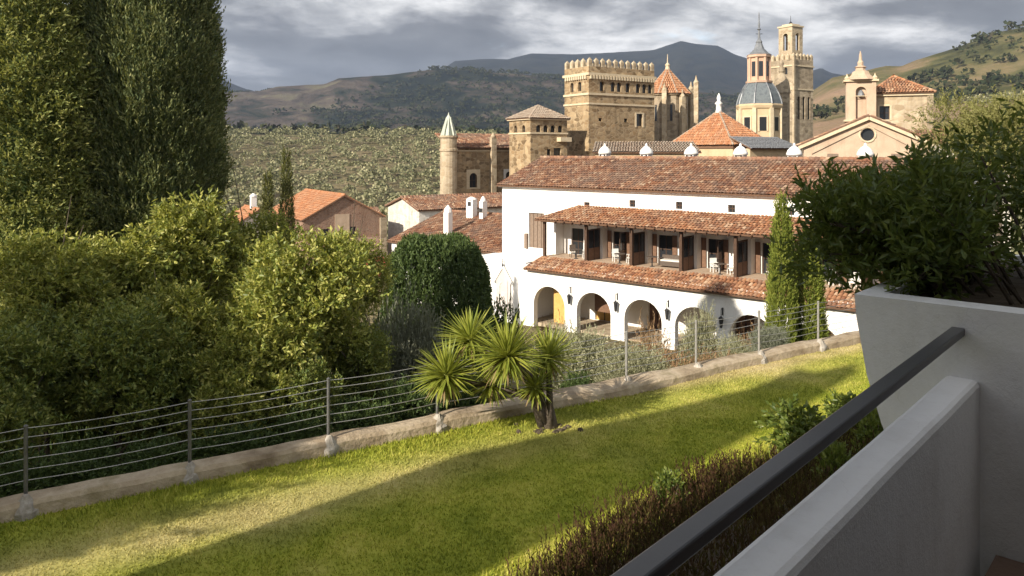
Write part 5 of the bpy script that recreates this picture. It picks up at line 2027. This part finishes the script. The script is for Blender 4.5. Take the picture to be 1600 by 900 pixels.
for i, a in enumerate((-2.3, -1.5, -.72)):
    o = MB().box(-.45, .45, -.06, .06, zat(190, d) - ZM, zat(165, d) - ZM).build('window', MT['glassdark'], t, loc=(3.17 * math.cos(a), 3.17 * math.sin(a), 0))
    o.rotation_euler = (0, 0, a + math.pi / 2)

# orange pyramid roof hall
d = 95
ze = zat(226, d)
t, H = stone_block('pyramid_hall', 'pale square hall under a bright orange pyramid roof', 'church', 1145, d, 6.6, 10.6, ze, MT['ochre'], [(2.0, 2.9, ze - 1.6, ze - .7)], [(3.0, 4.0, ze - 1.6, ze - .7)])
band(t, 6.6, 10.6, H - .45, .3, .16, MT['wood_mid'], 'eave_board')
apx = (3.3, 5.3, zat(173, 101.2) - ZM)
hip_roof(t, [(-.4, -.4, H), (7.0, -.4, H), (7.0, 11.0, H), (-.4, 11.0, H)], apx, MT['tiles_orange'], .3, .45, True, MT['tiles_gray'])
MB().lathe([(.5, apx[2] - .3), (.36, apx[2] + .2), (.36, apx[2] + .8), (.55, apx[2] + .95), (.2, apx[2] + 1.3), (.28, apx[2] + 1.7), (.05, apx[2] + 2.3)], 10, apx[0], apx[1]).build('finial', MT['white'], t, True)
# low roofs joining the buildings
for i, (px, d, W_, D_, py_e, py_r, lab) in enumerate(((930, 84, 11, 5, 238, 222, 'low pale hut roof at the foot of the square tower'), (1172, 93, 9, 6, 232, 213, 'grey leaded side roof below the dome'))):
    t, H = stone_block('side_roof', lab, 'building', px, d, W_, D_, zat(py_e, d), MT['ochre'], rz=(RZ_W * .3, RZ_M)[i])
    m_ = (MT['tiles_gray'], MT['lead'])[i]
    tiled_slope((-.3, -.4, H), (W_ + .3, -.4, H), (-.3, D_ / 2, zat(py_r, d) - ZM), t, m_, rt, 0, .8, .3, .45)

# domed crossing with lantern and spire
d = 118
x_, y_ = corner(1186, d)
t = thing('domed_crossing', 'octagonal drum with blue-grey dome, rosy lantern and tall spire', 'dome', (x_, y_, ZM))
q = lambda py: zat(py, d) - ZM
ROT = RZ_M + math.pi / 8 + .1
MB().lathe([(3.2, 0), (3.2, q(172)), (3.4, q(170)), (3.52, q(166)), (3.48, q(164)), (3.3, q(163))], 8, rot=ROT).build('drum', MT['ochre'], t)
dome = [(3.36, q(163.5)), (3.22, q(157)), (2.88, q(147)), (2.4, q(138)), (1.9, q(131)), (1.75, q(129))]
MB().lathe(dome, 8, rot=ROT).build('dome', MT['slate'], t)
for i in range(8):
    a = ROT + i * math.pi / 4
    MB().tube([((r0 + .04) * math.cos(a), (r0 + .04) * math.sin(a), z0) for r0, z0 in dome], .11, 6).build('dome_rib', MT['lead'], t)
    am = a + math.pi / 8
    rr = 3.2 * math.cos(math.pi / 8)
    o = MB().box(-.52, .52, -.05, .05, q(205), q(184)).build('window', MT['glassdark'], t, loc=(rr * math.cos(am), rr * math.sin(am), 0))
    o.rotation_euler = (0, 0, am + math.pi / 2)
    mb = MB()
    for (a0, a1, c0, c1) in ((-.75, -.52, q(206), q(182)), (.52, .75, q(206), q(182)), (-.52, .52, q(184), q(182))):
        mb.box(a0, a1, -.11, .02, c0, c1)
    o2 = mb.build('surround', MT['trim'], o)
    MB().box(-.28, .28, -.28, .28, 0, q(170)).build('pilaster', MT['trim'], t, loc=(3.12 * math.cos(a), 3.12 * math.sin(a), 0)).rotation_euler = (0, 0, a)
MB().lathe([(2.0, q(130)), (2.05, q(127)), (1.5, q(126)), (1.5, q(92)), (1.85, q(90)), (1.85, q(86)), (1.4, q(84)), (.75, q(77)), (.4, q(68)), (.45, q(66)), (.16, q(62)), (.10, q(48)), (.26, q(46)), (.10, q(44)), (.07, q(24)), (.02, q(20))], 8, rot=ROT).build('lantern', MT['salmon'], t)
MB().lathe([(1.90, q(86.4)), (1.45, q(83.5)), (.8, q(76.5)), (.45, q(67.5)), (.5, q(65.5)), (.2, q(61)), (.14, q(47.5)), (.32, q(46)), (.13, q(43.5)), (.16, q(38)), (.09, q(34)), (.09, q(24)), (.03, q(19))], 8, rot=ROT).build('spire', MT['lead'], t)
MB().bar((-.5, 0, q(53)), (.5, 0, q(53)), .08).build('spire_cross', MT['iron'], t)
for i in range(8):
    am = ROT + i * math.pi / 4 + math.pi / 8
    o = MB().box(-.3, .3, -.05, .05, q(120), q(97)).build('window', MT['glassdark'], t, loc=(1.39 * math.cos(am), 1.39 * math.sin(am), 0))
    o.rotation_euler = (0, 0, am + math.pi / 2)
    a = ROT + i * math.pi / 4
    MB().lathe([(.2, q(127)), (.17, q(125)), (.17, q(93)), (.22, q(91))], 8).build('column', MT['salmon'], t, loc=(1.6 * math.cos(a), 1.6 * math.sin(a), 0))

# bell tower with belfry turret
d = 135
zt_ = zat(92, d)
t, H = stone_block('bell_tower', 'tall grey-gold bell tower with merlons and open belfry turret', 'tower', 1240, d, 5.4, 5.9, zt_, MT['stone_gray'],
                   [(1.1, 1.75, zat(186, d), zat(150, d), True), (2.5, 3.15, zat(186, d), zat(150, d), True), (3.9, 4.55, zat(186, d), zat(150, d), True)],
                   [(2.3, 3.6, zat(192, d), zat(150, d), True), (3.9, 4.6, zat(115, d), zat(104, d), True)])
band(t, 5.4, 5.9, zat(103, d) - ZM, .25, .15)
band(t, 5.4, 5.9, zat(140, d) - ZM, .22, .1)
merlons(t, 5.4, 5.9, H, MT['stone_pale'], .55, .45, .8, .4)
MB().box(-.35, .02, -.35, .02, 0, H + .3).build('corner_pier', MT['stone_pale'], t)
bt = MB()
hb = zat(40, d) - ZM
bw = 2.9
bt.panel(0, bw, H, hb, [(.95, 1.95, H + 1.7, hb - 1.1, True)], .45, lambda x, y, z: (x + .4, y + .6, z))
bt.panel(0, bw, H, hb, [(.95, 1.95, H + 1.7, hb - 1.1, True)], .45, lambda x, y, z: (y + .4, .6 + bw - x, z))
bt.panel(0, bw, H, hb, [(.95, 1.95, H + 1.7, hb - 1.1, True)], .45, lambda x, y, z: (.4 + bw - y, .6 + x, z))
bt.panel(0, bw, H, hb, [(.95, 1.95, H + 1.7, hb - 1.1, True)], .45, lambda x, y, z: (.4 + bw - x, .6 + bw - y, z))
bt.quad((.4, .6, hb), (.4 + bw, .6, hb), (.4 + bw, .6 + bw, hb), (.4, .6 + bw, hb))
bo = bt.build('belfry', MT['stone_pale'], t)
MB().box(.25, .55 + bw, .45, .75 + bw, hb, hb + .28).box(.8, .1 + bw, 1.0, .2 + bw, hb + .28, hb + .6).build('belfry_cornice', MT['trim'], bo)
MB().lathe([(.12, hb + .6), (.3, hb + .9), (.05, hb + 1.2), (.03, hb + 2.2)], 8, .4 + bw / 2, .6 + bw / 2).build('belfry_cross', MT['iron'], bo)
MB().lathe([(.05, H + 3.6), (.35, H + 3.3), (.42, H + 2.5), (.55, H + 2.2)], 10, .4 + bw / 2, .6 + bw / 2).build('bell', MT['lead'], bo)
# small octagonal cap rising against the tower
x_, y_ = corner(1221, 126)
t2 = thing('stair_turret', 'slender stair turret with stone cap against the bell tower', 'turret', (x_, y_, ZM))
hz = zat(118, 126) - ZM
MB().lathe([(1.35, 0), (1.35, hz - 3), (1.5, hz - 2.9), (1.25, hz - 1.2), (.75, hz - .1), (.35, hz + .4), (.5, hz + .7), (.3, hz + 1.4), (.4, hz + 2.0), (.04, hz + 2.8)], 10).build('shaft', MT['stone_gray'], t2, False)

# church with bell gable, pediment front and hipped block
RZ_C = R(-20)
d = 84
t, H = stone_block('church_block', 'pale stone church block with terracotta hipped roof', 'church', 1364, d, 5.6, 6.5, zat(147, d), MT['stone_pale'], [(.65, 1.65, zat(187, d), zat(166, d))], rz=RZ_C, bars=True)
band(t, 5.6, 6.5, H - .25, .3, .25)
hip_roof(t, [(-.45, -.45, H + .06), (6.05, -.45, H + .06), (6.05, 6.95, H + .06), (-.45, 6.95, H + .06)], (2.4, 3.2, zat(120, d + 3) - ZM), MT['tiles_warm'], .3, .45, True)
MB().box(5.25, 5.85, -.18, .5, 0, H - .26).build('corner_pier', MT['stone_gray'], t)
z0, z1 = zat(188, d) - ZM, zat(165, d) - ZM
MB().box(.45, .64, -.06, .0, z0, z1).box(1.66, 1.85, -.06, 0, z0, z1).box(.64, 1.66, -.06, 0, z1 - .08, z1 + .1).build('window_surround', MT['trim'], t)
d = 83
x_, y_ = corner(1322, d)
t = thing('bell_gable', 'baroque stone bell gable with niche and small spire', 'bell gable', (x_, y_, ZM), RZ_C)
q = lambda py: zat(py, d) - ZM
mb = MB()
W_ = 2.95
ff = lambda x, y, z: (x, y, z)
mb.panel(0, W_, 0, q(128), [(.95, 2.0, q(188), q(136), True)], .5, ff)
mb.quad((0, 0, 0), (0, 0, q(128)), (0, 1.6, q(128)), (0, 1.6, 0))
mb.quad((W_, 0, 0), (W_, 1.6, 0), (W_, 1.6, q(128)), (W_, 0, q(128)))
mb.quad((0, 1.6, 0), (0, 1.6, q(128)), (W_, 1.6, q(128)), (W_, 1.6, 0))
mb.quad((0, 0, q(128)), (W_, 0, q(128)), (W_, 1.6, q(128)), (0, 1.6, q(128)))
mb.build('wall', MT['rose'], t)
MB().box(.95, 2.0, .5, .55, q(188), q(136)).build('niche_back', MT['rose'], t)
mb = MB()
mb.box(.9, 2.05, -.05, 0, q(151), q(150)).box(-.25, W_ + .25, -.25, 1.85, q(128), q(125)).box(-.2, W_ + .2, -.2, 1.8, q(190), q(187))
mb.build('cornice', MT['trim'], t)
MB().lathe([(.35, q(150)), (.3, q(146)), (.12, q(141))], 10, 1.48, .25).build('bell', MT['lead'], t)
cxm = W_ / 2
MB().lathe([(1.7, q(125)), (1.3, q(121)), (1.0, q(117)), (.85, q(112)), (.55, q(110)), (.5, q(106)), (.65, q(105)), (.3, q(102)), (.32, q(97)), (.18, q(94)), (.14, q(86)), (.03, q(79))], 8, cxm, .8, rot=math.pi / 8).build('spire', MT['rose'], t)
for sx in (.1, W_ - .1):
    MB().lathe([(.2, q(125)), (.28, q(122)), (.1, q(119)), (.02, q(115))], 8, sx, .1).build('pinnacle', MT['trim'], t)
# pediment front
d = 78
x_, y_ = corner(1256, d)
t = thing('pediment_front', 'rosy plastered church front with triangular pediment and round window', 'church', (x_, y_, ZM), RZ_C)
q = lambda py: zat(py, d) - ZM
W_ = 11.3
ap = 6.0
mb = MB()
pts = [(0, q(300)), (W_, q(300)), (W_, q(226)), (ap, q(189)), (0, q(229))]
oc = (ap - .1, q(211), .62)
N = 16
ring = [(oc[0] + oc[2] * math.cos(2 * math.pi * k / N), oc[1] + oc[2] * math.sin(2 * math.pi * k / N)) for k in range(N)]
# front face split round the oculus
outer = []
for k in range(N):
    a = 2 * math.pi * k / N
    dx, dz = math.cos(a), math.sin(a)
    best = 1e9
    for i in range(5):
        (ax_, az_), (bx_, bz_) = pts[i], pts[(i + 1) % 5]
        ex_, ez_ = bx_ - ax_, bz_ - az_
        det = dx * (-ez_) + dz * ex_
        if abs(det) < 1e-9:
            continue
        wx, wz = ax_ - oc[0], az_ - oc[1]
        tt1 = (wx * (-ez_) + wz * ex_) / det
        ss1 = (dx * wz - dz * wx) / det
        if tt1 > 0 and -1e-6 <= ss1 <= 1 + 1e-6:
            best = min(best, tt1)
    outer.append((oc[0] + dx * best, oc[1] + dz * best))
for k in range(N):
    k2 = (k + 1) % N
    a_, b_ = ring[k], ring[k2]
    poly = [(a_[0], 0, a_[1]), (outer[k][0], 0, outer[k][1])]
    for p_ in pts:
        an = math.atan2(p_[1] - oc[1], p_[0] - oc[0]) % (2 * math.pi)
        if 2 * math.pi * k / N < an < 2 * math.pi * (k + 1) / N:
            poly.append((p_[0], 0, p_[1]))
    poly += [(outer[k2][0], 0, outer[k2][1]), (b_[0], 0, b_[1])]
    mb.face(poly)
    mb.quad((a_[0], 0, a_[1]), (b_[0], 0, b_[1]), (b_[0], .4, b_[1]), (a_[0], .4, a_[1]))
mb.quad((0, 0, pts[0][1]), (0, 0, pts[4][1]), (0, 8, pts[4][1]), (0, 8, pts[0][1]))
mb.quad((W_, 0, pts[1][1]), (W_, 8, pts[1][1]), (W_, 8, pts[2][1]), (W_, 0, pts[2][1]))
mb.build('wall', MT['rose'], t)
mb = MB()
mb.face([(p_[0], .36, p_[1]) for p_ in ring])
mb.build('window', MT['glassdark'], t)
mb = MB()
rp = [(oc[0] + (oc[2] + .12) * math.cos(2 * math.pi * k / N), -.03, oc[1] + (oc[2] + .12) * math.sin(2 * math.pi * k / N)) for k in range(N + 1)]
mb.tube(rp, .1, 6, False)
mb.build('window_surround', MT['trim'], t)
al, ar, at_ = Vector((-.5, -.15, q(231))), Vector((W_ + .5, -.15, q(228))), Vector((ap, -.15, q(186)))
MB().bar(al, at_, .5, .3).bar(at_, ar, .5, .3).build('raking_cornice', MT['trim'], t)
MB().bar(al + Vector((1.2, .1, -.55)), at_ + Vector((0, .1, -.65)), .2, .16).bar(at_ + Vector((0, .1, -.65)), ar + Vector((-1.2, .1, -.55)), .2, .16).build('inner_moulding', MT['rose'], t)
tiled_slope((-.6, 8, q(231) + .25), (-.6, -.4, q(231) + .25), (ap, 8, q(186) + .3), t, MT['tiles'], rt, 0, 0, .3, .45)
tiled_slope((W_ + .6, -.4, q(228) + .25), (W_ + .6, 8, q(228) + .25), (ap, -.4, q(186) + .3), t, MT['tiles'], rt, 0, 0, .3, .45)
MB().box(2.2, 3.2, -.08, 0, q(262), q(240)).box(8.0, 9.0, -.08, 0, q(262), q(240)).build('shutter', MT['wood_gray'], t)
# low terracotta annexe beside the church block
t, he, ha = gable_house('annexe_house', 'low annexe with brown roof between church block and planter shrub', 1440, 80, 8, 6, zat(222, 80), zat(203, 82), MT['rubble_white'], MT['tiles'], 'u', rz=RZ_C)

# ------------------------------------------------------------------ olive groves and scrub, too many and too far to count
def clumps(x, y, R_, n, size, r_, m, name, label, flat=.8):
    z = terrain_z(x, y)
    N = len(x)
    u = unit(r_.normal(size=(N, n, 3)))
    u[:, :, 2] = np.abs(u[:, :, 2]) * 1.1 - .15
    rr = R_[:, None, None] * r_.uniform(.55, 1.0, (N, n, 1))
    p = np.stack([x, y, z + R_ * .75], 1)[:, None] + u * rr * np.array([1, 1, flat])
    p = p.reshape(-1, 3)
    ax = u.reshape(-1, 3) + r_.normal(0, .7, (N * n, 3))
    s_ = np.repeat(R_, n)[:, None] * size
    M_ = len(p)
    ax = unit(ax)
    sd_ = unit(np.cross(ax, unit(r_.normal(size=(M_, 3)))))
    V = np.stack([p - ax * s_ * .5, p + sd_ * s_ * .55, p + ax * s_ * .6, p - sd_ * s_ * .5], 1).reshape(-1, 3)
    # trunk sliver: one thin blade per tree
    b = np.arange(M_)[:, None] * 4
    T = np.concatenate([b + np.array([0, 1, 2]), b + np.array([0, 2, 3])])
    tag(link(name, np_tris(name, V, T, m)), label, 'trees', kind='stuff')


r_ = np.random.default_rng(201)
N = 5000
ph = r_.uniform(-.46, .75, N)
rr = np.sqrt(r_.uniform(190 ** 2, 660 ** 2, N))
x, y = rr * np.sin(ph), rr * np.cos(ph)
keep = (vnoise(x * .03, y * .03, 31) + .6 * vnoise(x * .011, y * .011, 35) > -.45) & ~((ph > .34) & (vnoise(x * .014, y * .014, 32) < .15))
x, y = x[keep], y[keep]
clumps(x, y, 2.0 + 2.6 * r_.random(len(x)) ** 1.6, 46, .31, r_, MT['leaf_grove'], 'olive_grove', 'pale olive grove covering the slope across the valley')
N = 9000
ph = r_.uniform(-.5, .75, N)
rr = np.sqrt(r_.uniform(640 ** 2, 2300 ** 2, N))
x, y = rr * np.sin(ph), rr * np.cos(ph)
keep = vnoise(x * .006, y * .006, 33) > np.where(ph > .36, .1, -.25)
x, y = x[keep], y[keep]
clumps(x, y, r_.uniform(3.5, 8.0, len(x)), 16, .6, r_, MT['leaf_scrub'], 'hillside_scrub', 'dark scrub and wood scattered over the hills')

# ------------------------------------------------------------------ haze
hz = MB().box(-6800, 6800, -6800, 6800, -70, 760).build('haze', None)
hz.data.materials.clear()
M = Mat('haze_air')
pv = M.node('ShaderNodeVolumePrincipled')
pv.inputs['Color'].default_value = (.55, .68, .95, 1)
pv.inputs['Density'].default_value = .00011
pv.inputs['Anisotropy'].default_value = .2
M.l.new(pv.outputs[0], M.out.inputs['Volume'])
hz.data.materials.append(M.m)
tag(hz, 'thin blue haze in the valley air', kind='stuff')
